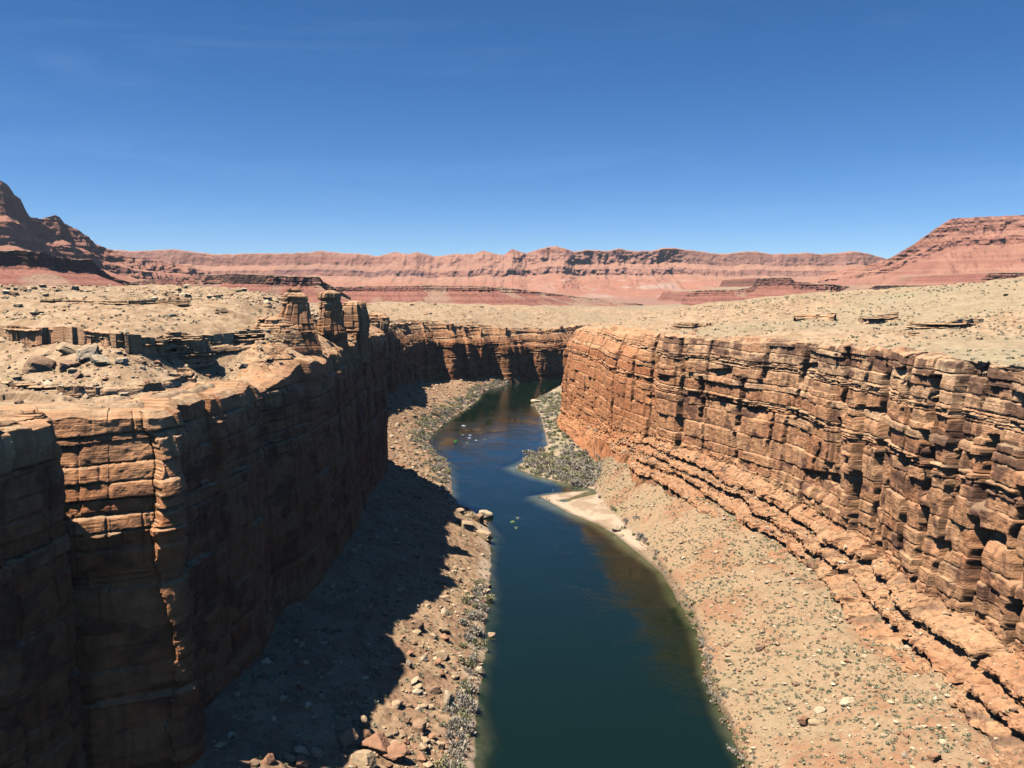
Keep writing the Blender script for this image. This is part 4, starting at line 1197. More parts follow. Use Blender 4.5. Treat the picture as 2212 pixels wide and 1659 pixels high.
# stones of the right slope and of the plateaus
n = 24000
y = np.exp(RNG.uniform(math.log(150), math.log(900), n)); t = RNG.random(n)
xa, xe = xb(y) + 0.5, np.interp(y, RIGHT[:11, 1], RIGHT[:11, 0]) - 3
x = xa + (xe - xa) * t
size = np.minimum(0.16 + 0.16 * RNG.pareto(2.3, n), 1.3)
stuff(scatter_mesh(ROCK_LIB, np.stack([x, y, fz(x, y) + size * .2], -1), size, RNG.uniform(0, 6.28, n), tints(n, ["tan", "pale", "red", "brown"], [.45, .3, .15, .1]), "rubble", M_STONE),
      "small pale stones scattered over the slope under the right wall", "rubble")


def plateau_points(n, r0=170, r1=1500, a0=-34, a1=34):
    th_ = np.radians(RNG.uniform(a0, a1, n)); r = np.exp(RNG.uniform(math.log(r0), math.log(r1), n))
    x, y = r * np.sin(th_), r * np.cos(th_)
    ok = ~inside(x, y, CANYON)
    x, y = x[ok], y[ok]
    d = np.minimum(poly_dist(x, y, LEFT_S[:, :2]), poly_dist(x, y, RIGHT_S[:, :2]))
    ok = d > 10
    return x[ok], y[ok]


x, y = plateau_points(26000)
x2_, y2_ = plateau_points(16000, 190, 520, -34, -8)
x, y = np.concatenate([x, x2_]), np.concatenate([y, y2_])
ok_ = RNG.random(len(x)) < sstep(-.5, .6, fb2(x / 40, y / 40, 3, 511) + .2 * (x < 0) - .35 * (x > 0))
x, y = x[ok_], y[ok_]
size = np.minimum(0.22 + 0.3 * RNG.pareto(2.4, len(x)), 2.2) * (0.7 + np.hypot(x, y) / 900)
stuff(scatter_mesh(ROCK_LIB, np.stack([x, y, plateau_z(x, y) + size * .15], -1), size, RNG.uniform(0, 6.28, len(x)), tints(len(x), ["tan", "pale", "brown", "red"], [.5, .25, .15, .1]), "rubble", M_STONE),
      "scattered stones on the open tan ground above the canyon", "rubble")


# ------------------------------------------------------------------ plants
def leaf_cloud(seed, n, rx, rz, size, up=0.6, cols=((0.2, 0.2, 0.1),), shell=0.5, stems=0):
    """a bush as many small twig and leaf faces spread unevenly through a mound"""
    r = np.random.default_rng(seed)
    k = r.integers(5, 9)
    cen = np.stack([r.normal(0, .42, k) * rx, r.normal(0, .42, k) * rx, r.uniform(.25, .75, k) * rz], -1)
    rad = r.uniform(.35, .6, k) * min(rx, rz * 1.2)
    V, Fq, C = [], [], []
    pick = r.integers(0, k, n)
    dirs = r.normal(size=(n, 3)); dirs /= np.linalg.norm(dirs, axis=1)[:, None]
    pos = cen[pick] + dirs * (rad[pick] * r.uniform(shell, 1.05, n))[:, None]
    pos[:, 2] = np.abs(pos[:, 2]) * (rz / max(pos[:, 2].max(), 1e-3)) ** .5
    axis = dirs * .7 + np.array([0, 0, up]) + r.normal(0, .35, (n, 3)); axis /= np.linalg.norm(axis, axis=1)[:, None]
    side = np.cross(axis, r.normal(size=(n, 3))); side /= np.linalg.norm(side, axis=1)[:, None]
    ln = size * r.uniform(.6, 1.5, n); wd = ln * r.uniform(.18, .42, n)
    a = pos - side * wd[:, None]; b = pos + side * wd[:, None]
    c_ = pos + axis * ln[:, None] + side * (wd * .5)[:, None]; d_ = pos + axis * ln[:, None] - side * (wd * .5)[:, None]
    V = np.stack([a, b, c_, d_], 1).reshape(-1, 3)
    Fq = np.arange(4 * n).reshape(-1, 4)
    pal = np.array(cols)[r.integers(0, len(cols), k)]
    C = np.repeat(pal[pick] * r.uniform(.72, 1.28, (n, 1)), 4, 0)
    if stems:
        m = stems
        an = r.uniform(0, 6.28, m); tip = np.stack([np.cos(an) * rx * .7, np.sin(an) * rx * .7, r.uniform(.6, 1, m) * rz], -1)
        root = np.stack([np.cos(an) * .12 * rx, np.sin(an) * .12 * rx, np.full(m, -.2)], -1)
        sd = np.stack([-np.sin(an), np.cos(an), 0 * an], -1) * .04 * rx
        sv = np.stack([root - sd, root + sd, tip + sd * .3, tip - sd * .3], 1).reshape(-1, 3)
        Fq = np.concatenate([Fq, np.arange(4 * m).reshape(-1, 4) + len(V)]); V = np.concatenate([V, sv])
        C = np.concatenate([C, np.tile([[0.16, 0.115, 0.085]], (4 * m, 1))])
    return V, Fq, C


def leaf_material():
    m = rock_material("dry_foliage", 1.5, ((2.0, 0.1),), 0.05, 0.12)
    return m


M_LEAF = leaf_material()
GREY = ((0.611, 0.494, 0.377), (0.533, 0.442, 0.351), (0.62, 0.533, 0.39), (0.494, 0.429, 0.312))
OLIVE = ((0.45, 0.416, 0.203), (0.371, 0.371, 0.191), (0.517, 0.439, 0.236), (0.607, 0.495, 0.247))
GREEN = ((0.221, 0.267, 0.101), (0.276, 0.304, 0.11), (0.184, 0.23, 0.11))
SAGE = ((0.389, 0.389, 0.232), (0.325, 0.336, 0.199), (0.462, 0.431, 0.263))
BUSH = {}
for kind, pal in (("grey", GREY), ("olive", OLIVE), ("green", GREEN)):
    for q in range(4):
        V_, F_, C_ = leaf_cloud(1000 + q * 7 + len(kind), 420, 1.0, 0.85, 0.16, .8, pal, .3, 14)
        o = link_mesh("bush", V_, F_, M_LEAF, C_)
        BUSH[kind, q] = [o, False]


def bush(x, y, r, kind, label, group=None, fn=fz, hgt=1.0):
    q = random.randrange(4)
    rec = BUSH[kind, q]
    if rec[1]: o = rec[0].copy(); COL.objects.link(o)
    else: o = rec[0]; rec[1] = True
    o.location = (x, y, max(float(fn(np.array([x]), np.array([y]))[0]), 0.0) - .1 * r)
    o.scale = (r * random.uniform(.85, 1.15), r * random.uniform(.85, 1.15), r * random.uniform(.85, 1.2) * hgt)
    o.rotation_euler = (0, 0, random.uniform(0, 6.28))
    o.name = "bush"
    return tag(o, label, "bush", group)


def along(fx, y0, y1, n, off, spread):
    for i in range(n):
        y = math.exp(random.uniform(math.log(y0), math.log(y1)))
        yield float(fx(y)) + off * random.uniform(.25, 1) + random.gauss(0, spread), y


G = "grey and olive bushes lining the near left bank"
for x, y in along(xl, 232, 400, 84, -7.5, 1.3):
    kind = "grey" if random.random() < .55 else "olive"
    bush(x, y, random.uniform(1.5, 3.5), kind, f"{kind} dry bush in the strip of bushes lining the near left bank", G)
G = "dry bushes on the far left bank around the bend"
for x, y in along(xl, 745, 1380, 92, -15, 2.5):
    kind = "grey" if random.random() < .6 else "olive"
    bush(x, y, random.uniform(2.0, 4.4), kind, f"{kind} dry bush on the far left bank below the shaded bay and far wall", G)
G = "sunlit bush tops at the edge of the left wall's shadow"
for a, b in ((1085, 1235), (1105, 1245), (1125, 1262), (1145, 1290), (1160, 1310), (1120, 1440), (1140, 1450), (1160, 1470), (1130, 1470)):
    x, y, z = hit(700 + a * .3617, 700 + b * .3617, fz, .4)[0]
    bush(x, y, random.uniform(1.6, 2.4), "grey", "grey bush catching sun at the edge of the left wall's shadow by the water", G)
G = "grey thicket on the right bank spit beyond the sand bar"
done = 0
while done < 58:
    a, b = random.uniform(1690, 2150), random.uniform(1160, 1470)
    lo = 1290 + (a - 1690) * .38; hi = 1215 - (a - 1690) * .05
    if not (hi < b < lo): continue
    x, y, z = hit(700 + a * .3617, 700 + b * .3617, fz, .4)[0]
    bush(x, y, random.uniform(3.0, 5.2), "grey" if random.random() < .85 else "olive", "bare grey tamarisk bush in the dense thicket on the spit beyond the sand bar", G)
    done += 1
G = "low bushes on the long right bank spit"
done = 0
while done < 40:
    y = random.uniform(690, 1130)
    w0, w1 = float(xr(y)), float(xb(y))
    if w1 - w0 < 6: w1 = w0 + 6
    x = random.uniform(w0 + 1.5, w1 + 4)
    kind = "grey" if x < w0 + 8 else ("olive" if random.random() < .6 else "green")
    bush(x, y, random.uniform(1.8, 3.8), kind, f"{kind} low bush on the long right bank strip leading to the far bend", G)
    done += 1
for a, b, r, kind, lab in ((880, 510, 2.0, "grey", "grey bush at the foot of the rocks beside the inlet"), (1030, 640, 2.2, "olive", "dark olive bush just above the sand bar"), (1060, 655, 1.6, "green", "small green bush right of the dark olive one above the sand bar"),
                           (1180, 780, 2.8, "grey", "large spreading grey bush right of the pale boulders below the sand bar"), (1150, 850, 2.0, "olive", "olive bush behind the small pale stone below the sand bar"), (1258, 925, 1.7, "green", "bright green bush between two grey bushes below the sand bar"),
                           (1340, 950, 2.9, "grey", "tall grey bush beside the last patch of pale sand on the right bank"), (1390, 990, 2.4, "grey", "second grey bush beside the last patch of pale sand on the right bank"), (1420, 1030, 1.5, "olive", "low olive bush at the water end of the last sand patch"), (1300, 740, 2.0, "grey", "grey bush up the rocks above the large spreading grey bush")):
    x, y, z = hit(1300 + a / 4.424, 1130 + b / 4.424, fz, .4)[0]
    bush(x, y, r, kind, lab)
for a, b, r, kind, lab in ((750, 530, 2.3, "green", "big green bush in the small cove of the near right bank"), (765, 575, 2.0, "olive", "olive bush on the near side of the big green bush in the right bank cove"), (735, 450, 1.4, "grey", "grey bush under the dark undercut of the right bank"), (835, 735, 1.3, "grey", "grey tuft hanging over the near right bank below the cove"), (915, 735, 1.8, "olive", "flat olive bush patch on the slope above the near right bank")):
    x, y, z = hit(*z5(a, b), fz, .4)[0]
    bush(x, y, r, kind, lab)
x, y, z = hit(*z6(1732, 145), fz, .4)[0]
bush(x - 0.6, y + 0.8, 1.5, "grey", "small dry bush growing on top of the pale stone in the slab pile", fn=lambda a, b: np.array([max(z, 0) + 2.6]))

SHRUB_LIB = [leaf_cloud(1200 + q, 34, 1.0, 0.8, 0.55, .7, SAGE, .2) for q in range(6)]
SHRUB_O = [[link_mesh("desert_shrub", *leaf_cloud(1300 + q, 90, 1.0, 0.8, 0.34, .7, SAGE, .2)[:2], M_LEAF, leaf_cloud(1300 + q, 90, 1.0, 0.8, 0.34, .7, SAGE, .2)[2]), False] for q in range(6)]
n = 7500
y = np.exp(RNG.uniform(math.log(190), math.log(900), n)); t = RNG.random(n)
xa, xe = xb(y) + 1.5, np.interp(y, RIGHT[:11, 1], RIGHT[:11, 0]) - 6
x = xa + (xe - xa) * t
ok_ = RNG.random(n) < 0.25 + 0.75 * sstep(-.3, .5, fb2(x / 15, y / 15, 3, 521))
x, y = x[ok_], y[ok_]
order = np.argsort(np.hypot(x, y) + RNG.uniform(0, 25, len(x)))
x, y = x[order], y[order]
zt = fz(x, y); size = RNG.uniform(.28, .62, len(x))
vis = np.where(y > 236)[0]
pickd = vis[:290]
for n_, i in enumerate(pickd):
    rec = SHRUB_O[n_ % 6]
    if rec[1]: o = rec[0].copy(); COL.objects.link(o)
    else: o = rec[0]; rec[1] = True
    o.location = (x[i], y[i], zt[i] - .05); r = size[i] * 1.1
    o.scale = (r, r, r); o.rotation_euler = (0, 0, random.uniform(0, 6.28))
    tag(o, "small grey green desert shrub dotting the near slope under the right wall", "shrub", "desert shrubs dotting the near right slope")
rest = np.setdiff1d(np.arange(len(x)), pickd)
pos = np.stack([x[rest], y[rest], zt[rest]], -1); sz = size[rest] * 1.1
x, y = plateau_points(17000, 180, 1500)
dens = np.where(x > 0, sstep(-.5, .4, fb2(x / 60, y / 60, 3, 531)), sstep(-.1, .6, fb2(x / 40, y / 40, 3, 533)) * .6)
ok_ = RNG.random(len(x)) < dens
x, y = x[ok_], y[ok_]
size = RNG.uniform(.25, .62, len(x)) * (0.75 + np.hypot(x, y) / 900)
lib_c = [(V_, F_) for V_, F_, C_ in SHRUB_LIB]
sage = np.array(SAGE)


def shrubs(pos, sz, label):
    n = len(pos)
    stuff(scatter_mesh(lib_c, pos, sz, RNG.uniform(0, 6.28, n), sage[RNG.integers(0, 3, n)] * RNG.uniform(.7, 1.2, (n, 1)), "desert_scrub", M_LEAF), label, "scrub")


shrubs(pos, sz, "sparse grey green scrub over the rest of the right canyon slope")
shrubs(np.stack([x, y, plateau_z(x, y)], -1), size, "sparse low scrub dotting the open ground above the canyon")
x, y = left_talus_points(9000, 560, 1330)
size = np.minimum(0.5 + 0.5 * RNG.pareto(2.5, len(x)), 2.8)
stuff(scatter_mesh(ROCK_LIB, np.stack([x, y, fz(x, y) + size * .1], -1), size, RNG.uniform(0, 6.28, len(x)), tints(len(x), ["tan", "red", "brown", "pale"], [.4, .3, .2, .1]), "rubble", M_STONE),
      "reddish rubble on the far left bank below the bay and the far wall", "rubble")
x, y = left_talus_points(1100, 200, 560)
shrubs(np.stack([x, y, fz(x, y)], -1), RNG.uniform(.3, .8, len(x)), "sparse low scrub between the boulders of the left talus")


# ------------------------------------------------------------------ boats and people
def tube_ring(rx, ry, r, n=28, m=8, lift=0.0, z=0.0):
    """closed tube round a rounded rectangle, both ends lifted"""
    u = np.linspace(0, 2 * math.pi, n, endpoint=False)
    cx_, cy_ = rx * np.sign(np.cos(u)) * np.abs(np.cos(u)) ** .6, ry * np.sign(np.sin(u)) * np.abs(np.sin(u)) ** .6
    cz = z + lift * np.abs(cx_ / rx) ** 4
    P = np.stack([cx_, cy_, cz], -1)
    T = np.roll(P, -1, 0) - np.roll(P, 1, 0); T /= np.linalg.norm(T, axis=1)[:, None]
    S_ = np.cross(T, [0, 0, 1.0]); S_ /= np.linalg.norm(S_, axis=1)[:, None]
    U_ = np.cross(S_, T)
    v = np.linspace(0, 2 * math.pi, m, endpoint=False)
    V = P[:, None] + r * (S_[:, None] * np.cos(v)[None, :, None] + U_[:, None] * np.sin(v)[None, :, None])
    i = np.arange(n * m).reshape(n, m)
    q = np.stack([i, np.roll(i, -1, 0), np.roll(np.roll(i, -1, 0), -1, 1), np.roll(i, -1, 1)], -1).reshape(-1, 4)
    return V.reshape(-1, 3), q


def box_vq(cx_, cy_, cz_, sx, sy, sz):
    v = np.array([(a, b, c) for a in (-.5, .5) for b in (-.5, .5) for c in (-.5, .5)]) * (sx, sy, sz) + (cx_, cy_, cz_)
    q = np.array([(0, 1, 3, 2), (4, 6, 7, 5), (0, 4, 5, 1), (2, 3, 7, 6), (0, 2, 6, 4), (1, 5, 7, 3)])
    return v, q


def join_vq(lst):
    V, Q, o = [], [], 0
    for v, q in lst: V.append(v); Q.append(q + o); o += len(v)
    return np.concatenate(V), np.concatenate(Q)


def rod_vq(a, b, r, n=6):
    a, b = np.array(a, float), np.array(b, float)
    t = (b - a) / np.linalg.norm(b - a)
    s_ = np.cross(t, [0.3, 0.2, 0.93]); s_ /= np.linalg.norm(s_); u_ = np.cross(s_, t)
    an = np.linspace(0, 2 * math.pi, n, endpoint=False)
    ring = np.cos(an)[:, None] * s_ * r + np.sin(an)[:, None] * u_ * r
    V = np.concatenate([a + ring, b + ring]); i = np.arange(n); j = (i + 1) % n
    return V, np.stack([i, j, j + n, i + n], -1)


def part(name, vq, mat, parent, smooth=False):
    o = link_mesh(name, vq[0], vq[1], mat, smooth=smooth)
    o.parent = parent
    return o


def empty(name, loc, rz=0.0):
    o = bpy.data.objects.new(name, None); COL.objects.link(o)
    o.empty_display_size = 0.5; o.location = loc; o.rotation_euler = (0, 0, rz)
    return o


PM = {}


def pm(name, c, rough=.6):
    if name not in PM: PM[name] = plain_material(name, c, rough, 0.06)
    return PM[name]


SKIN = (0.45, 0.27, 0.19)


def person(loc, rz, label, pose="stand", top=(0.5, 0.5, 0.5), legs=(0.08, 0.09, 0.13), group=None, hat=None):
    """one continuous body grown from a joint skeleton; hair, shirt and trousers are its parts"""
    sit = pose == "sit"
    hip = 0.34 if sit else 0.92
    J = {}; E = []
    def add(n, co, r, frm=None):
        J[n] = (co, r)
        if frm: E.append((frm, n))
    sw = 0.10 if pose == "walk" else 0.0
    add("pelvis", (0, 0, hip), .135); add("waist", (0, 0, hip + .2), .12, "pelvis"); add("chest", (.0, 0, hip + .42), .145, "waist"); add("neck", (.01, 0, hip + .60), .055, "chest")
    add("jaw", (.03, 0, hip + .68), .075, "neck"); add("head", (.03, 0, hip + .78), .098, "jaw"); add("crown", (.02, 0, hip + .86), .07, "head")
    for s_, n in ((1, "l"), (-1, "r")):
        add("sho" + n, (0, .18 * s_, hip + .52), .065, "chest")
        if pose == "paddle" or sit:
            add("elb" + n, (.16, .30 * s_, hip + .32), .045, "sho" + n); add("wri" + n, (.38, .22 * s_, hip + .34), .032, "elb" + n); add("palm" + n, (.46, .19 * s_, hip + .36), .036, "wri" + n); tip = (.50, .17 * s_, hip + .36)
        else:
            add("elb" + n, (-.02 + sw * s_, .25 * s_, hip + .26), .045, "sho" + n); add("wri" + n, (.06 + 1.5 * sw * s_, .27 * s_, hip + .03), .032, "elb" + n); add("palm" + n, (.08 + 1.6 * sw * s_, .27 * s_, hip - .05), .036, "wri" + n); tip = (.09, .27 * s_, hip - .1)
        p0 = J["palm" + n][0]
        for q in range(4):
            e = np.array(p0) + (np.array(tip) - np.array(p0)) * (1.4 + .25 * (q in (1, 2))) + np.array([.018 * (q - 1.5), 0.0, 0.0])
            add(f"fin{n}{q}", tuple(e), .009, "palm" + n)
        add("thu" + n, (p0[0] + .04, p0[1] - .02 * s_, p0[2] + (.03 if sit else -.02)), .011, "palm" + n)
        add("thi" + n, (0, .10 * s_, hip - .05), .095, "pelvis")
        if sit:
            add("kne" + n, (.42, .15 * s_, hip + .14), .065, "thi" + n); add("ank" + n, (.74, .13 * s_, hip - .16), .045, "kne" + n); add("toe" + n, (.86, .14 * s_, hip - .12), .04, "ank" + n)
        else:
            add("kne" + n, (.03 - sw * s_, .11 * s_, .50), .065, "thi" + n); add("ank" + n, (-.03 - 2.2 * sw * s_, .12 * s_, .09), .045, "kne" + n); add("toe" + n, (.14 - 2.2 * sw * s_, .13 * s_, .04), .04, "ank" + n)
    names = list(J)
    m = bpy.data.meshes.new("person")
    m.from_pydata([J[n][0] for n in names], [(names.index(a), names.index(b)) for a, b in E], [])
    o = bpy.data.objects.new("person", m); COL.objects.link(o)
    sk = o.modifiers.new("skin", "SKIN")
    for i, n in enumerate(names):
        m.skin_vertices[0].data[i].radius = (J[n][1], J[n][1])
    m.skin_vertices[0].data[0].use_root = True
    o.modifiers.new("sub", "SUBSURF").levels = 1
    dg = bpy.context.evaluated_depsgraph_get()
    me = bpy.data.meshes.new_from_object(o.evaluated_get(dg))
    o.modifiers.clear(); o.data = me
    me.materials.clear(); me.materials.append(pm("skin", SKIN))
    for p_ in me.polygons: p_.use_smooth = True
    o.location = loc; o.rotation_euler = (0, 0, rz)
    # clothing: shells over the body
    co = np.array([v.co[:] for v in me.vertices]); no = np.array([v.normal[:] for v in me.vertices]); F_ = [list(p_.vertices) for p_ in me.polygons]
    def shell(nm, test, col, gap):
        keep = [f for f in F_ if all(test(co[v]) for v in f)]
        used = sorted({v for f in keep for v in f}); ix = {v: i for i, v in enumerate(used)}
        if not keep: return
        mm = bpy.data.meshes.new(nm); mm.from_pydata([tuple(co[v] + no[v] * gap) for v in used], [], [[ix[v] for v in f] for f in keep]); mm.materials.append(pm("cloth_%d_%d_%d" % tuple(int(c * 99) for c in col), col, .8))
        c = bpy.data.objects.new(nm, mm); COL.objects.link(c); c.parent = o
    zt_ = hip + .56
    shell("shirt", lambda p_: hip - .04 < p_[2] < zt_ and (abs(p_[1]) < .30), top, .022)
    if sit: shell("trousers", lambda p_: p_[2] < hip + .3 and p_[0] < .7 and (p_[2] < hip - .0 or p_[0] > .16) and abs(p_[1]) < .24 and not (p_[2] > hip + .24), legs, .016)
    else: shell("trousers", lambda p_: .14 < p_[2] < hip + .02 and abs(p_[1]) < .215, legs, .016)
    shell("hat" if hat else "hair", lambda p_: p_[2] > hip + .775 and p_[0] < .115, hat or (0.05, 0.035, 0.025), .02)
    return tag(o, label, "person", group or ("people in the boats" if sit else "people on the sand bar"))


def raft(loc, rz, label, tube=(0.42, 0.46, 0.58), load=(0.3, 0.32, 0.4), L=2.1, W=0.95):
    t = empty("raft", loc, rz)
    part("tube", tube_ring(L, W, .27, 32, 10, .28, .22), pm("raft_rubber_%d" % int(tube[0] * 100), tube, .45), t, True)
    V, q = box_vq(0, 0, .12, 2 * L * .86, 2 * W * .86, .10); part("floor", (V, q), pm("raft_floor", (.16, .16, .19)), t)
    part("thwart", join_vq([rod_vq((x_, -W, .36), (x_, W, .36), .15, 8) for x_ in (-.75, .75)]), pm("raft_rubber_%d" % int(tube[0] * 100), tube, .45), t, True)
    fr = part("rowing_frame", join_vq([rod_vq((-.9, s_ * W * .95, .52), (.9, s_ * W * .95, .52), .035) for s_ in (-1, 1)] + [rod_vq((x_, -W * .95, .52), (x_, W * .95, .52), .035) for x_ in (-.9, 0, .9)]), pm("frame_metal", (.45, .45, .47), .35), t)
    part("cooler", box_vq(-.2, 0, .52, .5, 1.0, .42), pm("white_plastic", (.75, .76, .78), .4), t)
    part("cargo_bag", join_vq([box_vq(-1.2, .25, .5, .7, .6, .45), box_vq(-1.25, -.4, .46, .6, .5, .38)]), pm("bag_%d" % int(load[0] * 100), load, .8), t)
    for s_ in (-1, 1):
        part("oar", join_vq([rod_vq((.3, s_ * .45, .75), (.75, s_ * 2.6, .10), .03), box_vq(.80, s_ * 2.8, .06, .16, .5, .03)]), pm("oar_wood", (.42, .28, .14), .5), fr)
    return tag(t, label, "raft", "rafts drifting on the river")


def kayak(loc, rz, label, col, L=1.45, paddle=True, cat="kayak"):
    t = empty("kayak", loc, rz)
    u = np.linspace(-1, 1, 26); v = np.linspace(0, 2 * math.pi, 14, endpoint=False)
    w = .37 * (1 - np.abs(u) ** 2.4) ** .8 + .012; h = .19 * (1 - np.abs(u) ** 5) + .02
    X_ = np.broadcast_to((u * L)[:, None], (26, 14)); Y_ = w[:, None] * np.cos(v); Z_ = .14 + .12 * (u ** 4)[:, None] + h[:, None] * np.sin(v) * np.where(np.sin(v) > 0, .75, 1)
    i = np.arange(26 * 14).reshape(26, 14)
    q = np.stack([i[:-1], i[1:], np.roll(i, -1, 1)[1:], np.roll(i, -1, 1)[:-1]], -1).reshape(-1, 4)
    part("hull", (np.stack([X_, Y_, Z_], -1).reshape(-1, 3), q), pm("kayak_plastic_%d_%d" % (int(col[0] * 99), int(col[1] * 99)), col, .4), t, True)
    V, q = tube_ring(.42, .24, .035, 20, 6, 0, .30); part("cockpit_rim", (V, q), pm("black_rubber", (.02, .02, .022), .6), t, True)
    if paddle:
        part("paddle", join_vq([rod_vq((.42, -1.0, .72), (.42, 1.0, .60), .02), box_vq(.42, -1.15, .72, .05, .4, .2), box_vq(.42, 1.15, .59, .05, .4, .2)]), pm("paddle_pale", (.7, .7, .62), .5), t)
    return tag(t, label, cat, "kayaks floating on the river")


def on_water(px, py): x, y = ground(px, py, 0.1, .4); return x, y


def crew(x, y, rz, dx, z, label, top, hat=None):
    return person((x + dx * math.cos(rz), y + dx * math.sin(rz), z), rz, label, "sit", top, (.12, .12, .14), None, hat)


for (px, py), rz, lab, tube, load, who, top in (
        ((1176, 1088.6), 1.9, "grey raft farthest upstream of the three grey rafts", (.36, .39, .50), (.30, .30, .34), "rower in a dark shirt on the farthest upstream grey raft", (.10, .12, .2)),
        ((1174.4, 1095.3), 2.2, "grey raft with heaped load, middle one of the three grey rafts", (.40, .43, .55), (.42, .42, .46), "rower in a pale shirt on the middle grey raft", (.6, .6, .62)),
        ((1191, 1102), 1.7, "blue grey raft closest to mid river, with heaped load", (.30, .34, .50), (.48, .48, .52), "rower in a grey shirt on the raft closest to mid river", (.3, .3, .36)),
        ((1160, 1064.6), 2.5, "white raft trailing alone upstream of the grey rafts", (.78, .79, .80), (.6, .62, .64), "rower in a white shirt on the lone white raft", (.75, .75, .75))):
    x, y = on_water(px, py)
    raft((x, y, -.05), rz, lab, tube, load)
    crew(x, y, rz, .25, .25, who, top, (.6, .55, .4))
for (px, py), rz, lab, col, who, top in (
        ((1140.4, 1101.3), .5, "bright green kayak, upstream one of the pair by the left bank", (.12, .75, .10), "paddler in green in the upstream bright green kayak", (.15, .6, .12)),
        ((1137.7, 1104.6), .35, "bright green kayak, downstream one of the pair by the left bank", (.14, .8, .10), "paddler in green in the downstream bright green kayak", (.15, .65, .15)),
        ((1168.5, 1107.2), .2, "pale green kayak just below the grey rafts", (.45, .68, .42), "paddler in a pale vest in the kayak just below the grey rafts", (.6, .7, .5)),
        ((1212, 1099.5), 1.0, "small olive kayak alone at mid river near the rafts", (.22, .36, .16), "paddler in olive alone at mid river near the rafts", (.4, .45, .25)),
        ((1156.7, 1087), .1, "slim white kayak left of the grey rafts", (.7, .72, .74), "paddler in grey in the slim white kayak left of the rafts", (.4, .42, .46)),
        ((1294, 1295.5), 1.3, "pale yellow kayak, upstream one of the three nearer kayaks", (.75, .72, .25), "paddler in a pale vest in the upstream one of the nearer kayaks", (.75, .72, .5)),
        ((1281.3, 1304.7), .1, "lime green kayak, leftmost of the three nearer kayaks", (.55, .78, .12), "paddler in lime yellow in the leftmost of the nearer kayaks", (.7, .8, .2)),
        ((1290, 1320), 1.5, "yellow green kayak, downstream one of the three nearer kayaks", (.62, .72, .2), "paddler in pale green in the downstream one of the nearer kayaks", (.7, .76, .4))):
    x, y = on_water(px, py)
    kayak((x, y, -.04), rz, lab, col)
    crew(x, y, rz, -.12, -.04, who, top)

for (px, py), rz, lab, pose, top, legs in (
        ((1347, 1242), 2.6, "person in red standing at the tip of the sand bar", "stand", (.55, .05, .04), (.10, .05, .05)),
        ((1346.7, 1247.5), 0.4, "person in dark red wading just below the tip of the sand bar", "stand", (.35, .07, .06), (.07, .05, .05)),
        ((1367, 1249), 1.0, "person in dark clothes walking near the sand bar's tip, upper one of a pair", "walk", (.10, .10, .11), (.05, .05, .06)),
        ((1373, 1254), 2.0, "person in black, lower one of the pair near the sand bar's tip", "stand", (.04, .04, .05), (.05, .05, .07)),
        ((1392, 1252.5), 0.2, "person in brown clothes at the middle of the sand bar", "walk", (.28, .14, .08), (.12, .08, .06)),
        ((1410.4, 1258), 3.4, "person in dark green closest to the wide end of the sand bar", "stand", (.07, .10, .07), (.05, .06, .06)),
        ((1382.7, 1231.5), 1.5, "person in white standing in the shallow water behind the sand bar", "stand", (.8, .8, .8), (.6, .6, .62))):
    x, y, z = hit(px, py, lambda a, b: np.maximum(fz(a, b), -.3), .4)[0]
    person((x, y, z), rz, lab, pose, top, legs)


BRUSH_LIB = [leaf_cloud(1500 + q, 120, 1.0, 0.8, 0.30, .8, GREY, .3)[:2] for q in range(6)]
yb = RNG.uniform(600, 1395, 900); xb_ = xl(yb) - RNG.gamma(2.0, 4.0, len(yb)) - 1.0
ys_ = np.concatenate([RNG.uniform(606, 1135, 520), RNG.uniform(608, 720, 330)]); w_ = np.maximum(xb(ys_) - xr(ys_), 6); xs_ = xr(ys_) + 1.5 + (w_ + 3) * RNG.random(len(ys_))
bx_, by_ = np.concatenate([xb_, xs_]), np.concatenate([yb, ys_])
bz_ = np.maximum(fz(bx_, by_), 0.1)
bs_ = RNG.uniform(.9, 2.6, len(bx_))
pal_ = np.array(GREY[:3] + OLIVE[:3])
stuff(scatter_mesh(BRUSH_LIB, np.stack([bx_, by_, bz_ - .1], -1), bs_, RNG.uniform(0, 6.28, len(bx_)), pal_[RNG.integers(0, 6, len(bx_))] * RNG.uniform(.8, 1.15, (len(bx_), 1)), "brush", M_LEAF), "dense dry brush between the larger bushes of both banks upstream", "brush")

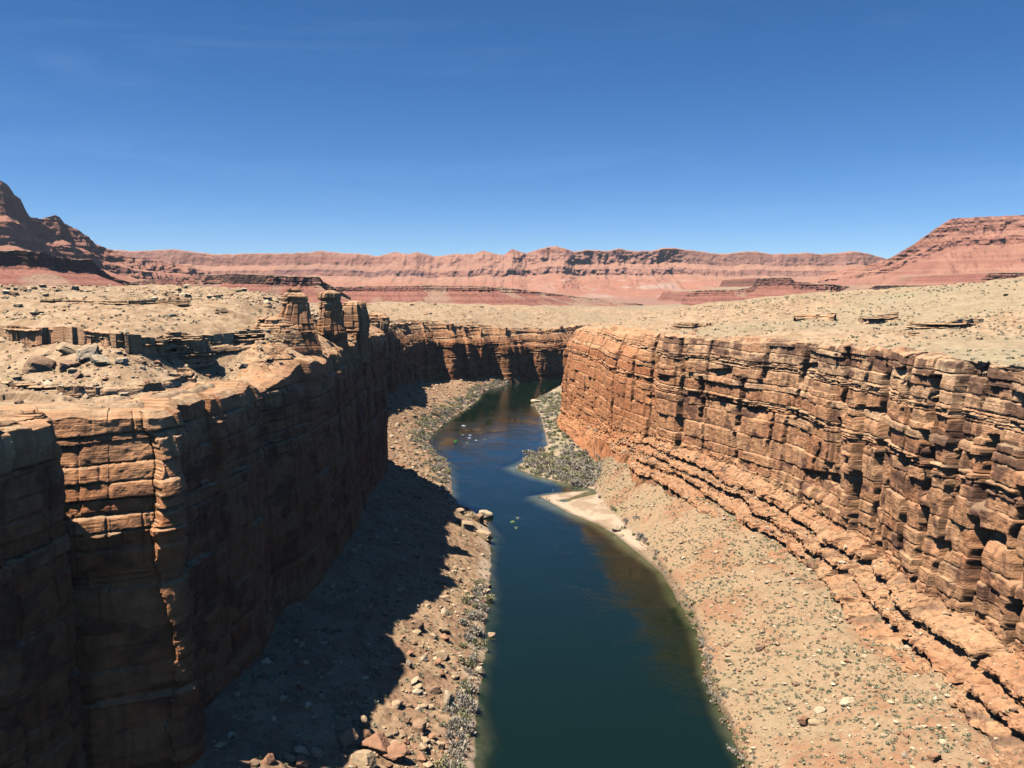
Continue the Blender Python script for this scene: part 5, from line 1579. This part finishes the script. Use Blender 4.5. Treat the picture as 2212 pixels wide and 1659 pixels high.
yb = RNG.uniform(215, 470, 260); xs_ = xb(yb) + RNG.normal(-0.6, 0.9, len(yb))
bz_ = np.maximum(fz(xs_, yb), 0.1); bs_ = np.minimum(0.4 + 0.35 * RNG.pareto(2.6, len(yb)), 1.6)
stuff(scatter_mesh(ROCK_LIB, np.stack([xs_, yb, bz_ + .1], -1), bs_, RNG.uniform(0, 6.28, len(yb)), tints(len(yb), ["brown", "red", "grey", "tan"], [.4, .3, .2, .1]), "rubble", M_STONE), "dark broken stones along the cut bank at the right waterline", "rubble")
yb = RNG.uniform(215, 480, 150); xs_ = xb(yb) + RNG.normal(0.3, 1.2, len(yb)); keep_ = fb2(yb / 14, yb * 0, 2, 540) > 0.0
yb, xs_ = yb[keep_], xs_[keep_]
stuff(scatter_mesh(BRUSH_LIB, np.stack([xs_, yb, np.maximum(fz(xs_, yb), .1)], -1), RNG.uniform(.5, 1.5, len(yb)), RNG.uniform(0, 6.28, len(yb)), pal_[RNG.integers(0, 6, len(yb))], "brush", M_LEAF), "low dry brush fringing the near right bank above the water", "brush")

# stones and scrub resting on the ledges at the foot of the right wall
L_ = np.concatenate(LEDGE_SPOTS)
wgt = np.hypot(L_[:, 0], L_[:, 1]) ** 2; wgt /= wgt.sum()
p_ = L_[RNG.choice(len(L_), 3200, p=wgt)]
bs_ = np.minimum(0.22 + 0.3 * RNG.pareto(2.3, len(p_)), 1.7)
stuff(scatter_mesh(ROCK_LIB, p_ + np.stack([0 * bs_, 0 * bs_, bs_ * .2], -1), bs_, RNG.uniform(0, 6.28, len(p_)), tints(len(p_), ["tan", "red", "brown", "pale"], [.4, .35, .15, .1]), "rubble", M_STONE), "broken stones lying on the stepped ledges under the right wall", "rubble")
p_ = L_[RNG.choice(len(L_), 700, p=wgt)]
shrubs(p_, RNG.uniform(.25, .6, len(p_)), "sparse scrub growing on the stepped ledges under the right wall")
# middle sized boulders of the right slope
yb = np.exp(RNG.uniform(math.log(225), math.log(600), 400)); tb = RNG.random(400) ** .8
xs_ = xb(yb) + 1 + (np.interp(yb, RIGHT[:11, 1], RIGHT[:11, 0]) - 14 - xb(yb) - 1) * tb
dn_ = fb2(xs_ / 13, yb / 22, 2, 560)
sel_ = np.argsort(-dn_)[:80]
zb_ = fz(xs_, yb)
for n_, i in enumerate(sel_):
    o = MESH_R[n_ % 10].copy(); COL.objects.link(o)
    r_ = min(0.45 + 0.35 * RNG.pareto(2.6), 1.7)
    o.location = (xs_[i], yb[i], zb_[i] + r_ * .15); o.scale = (r_,) * 3
    o.rotation_euler = (random.uniform(-.3, .3), random.uniform(-.3, .3), random.uniform(0, 6.28)); o.name = "slope_boulder"
    tag(o, "one of many middle sized boulders lying among the shrubs of the right slope", "boulder", "boulders lying on the right slope")
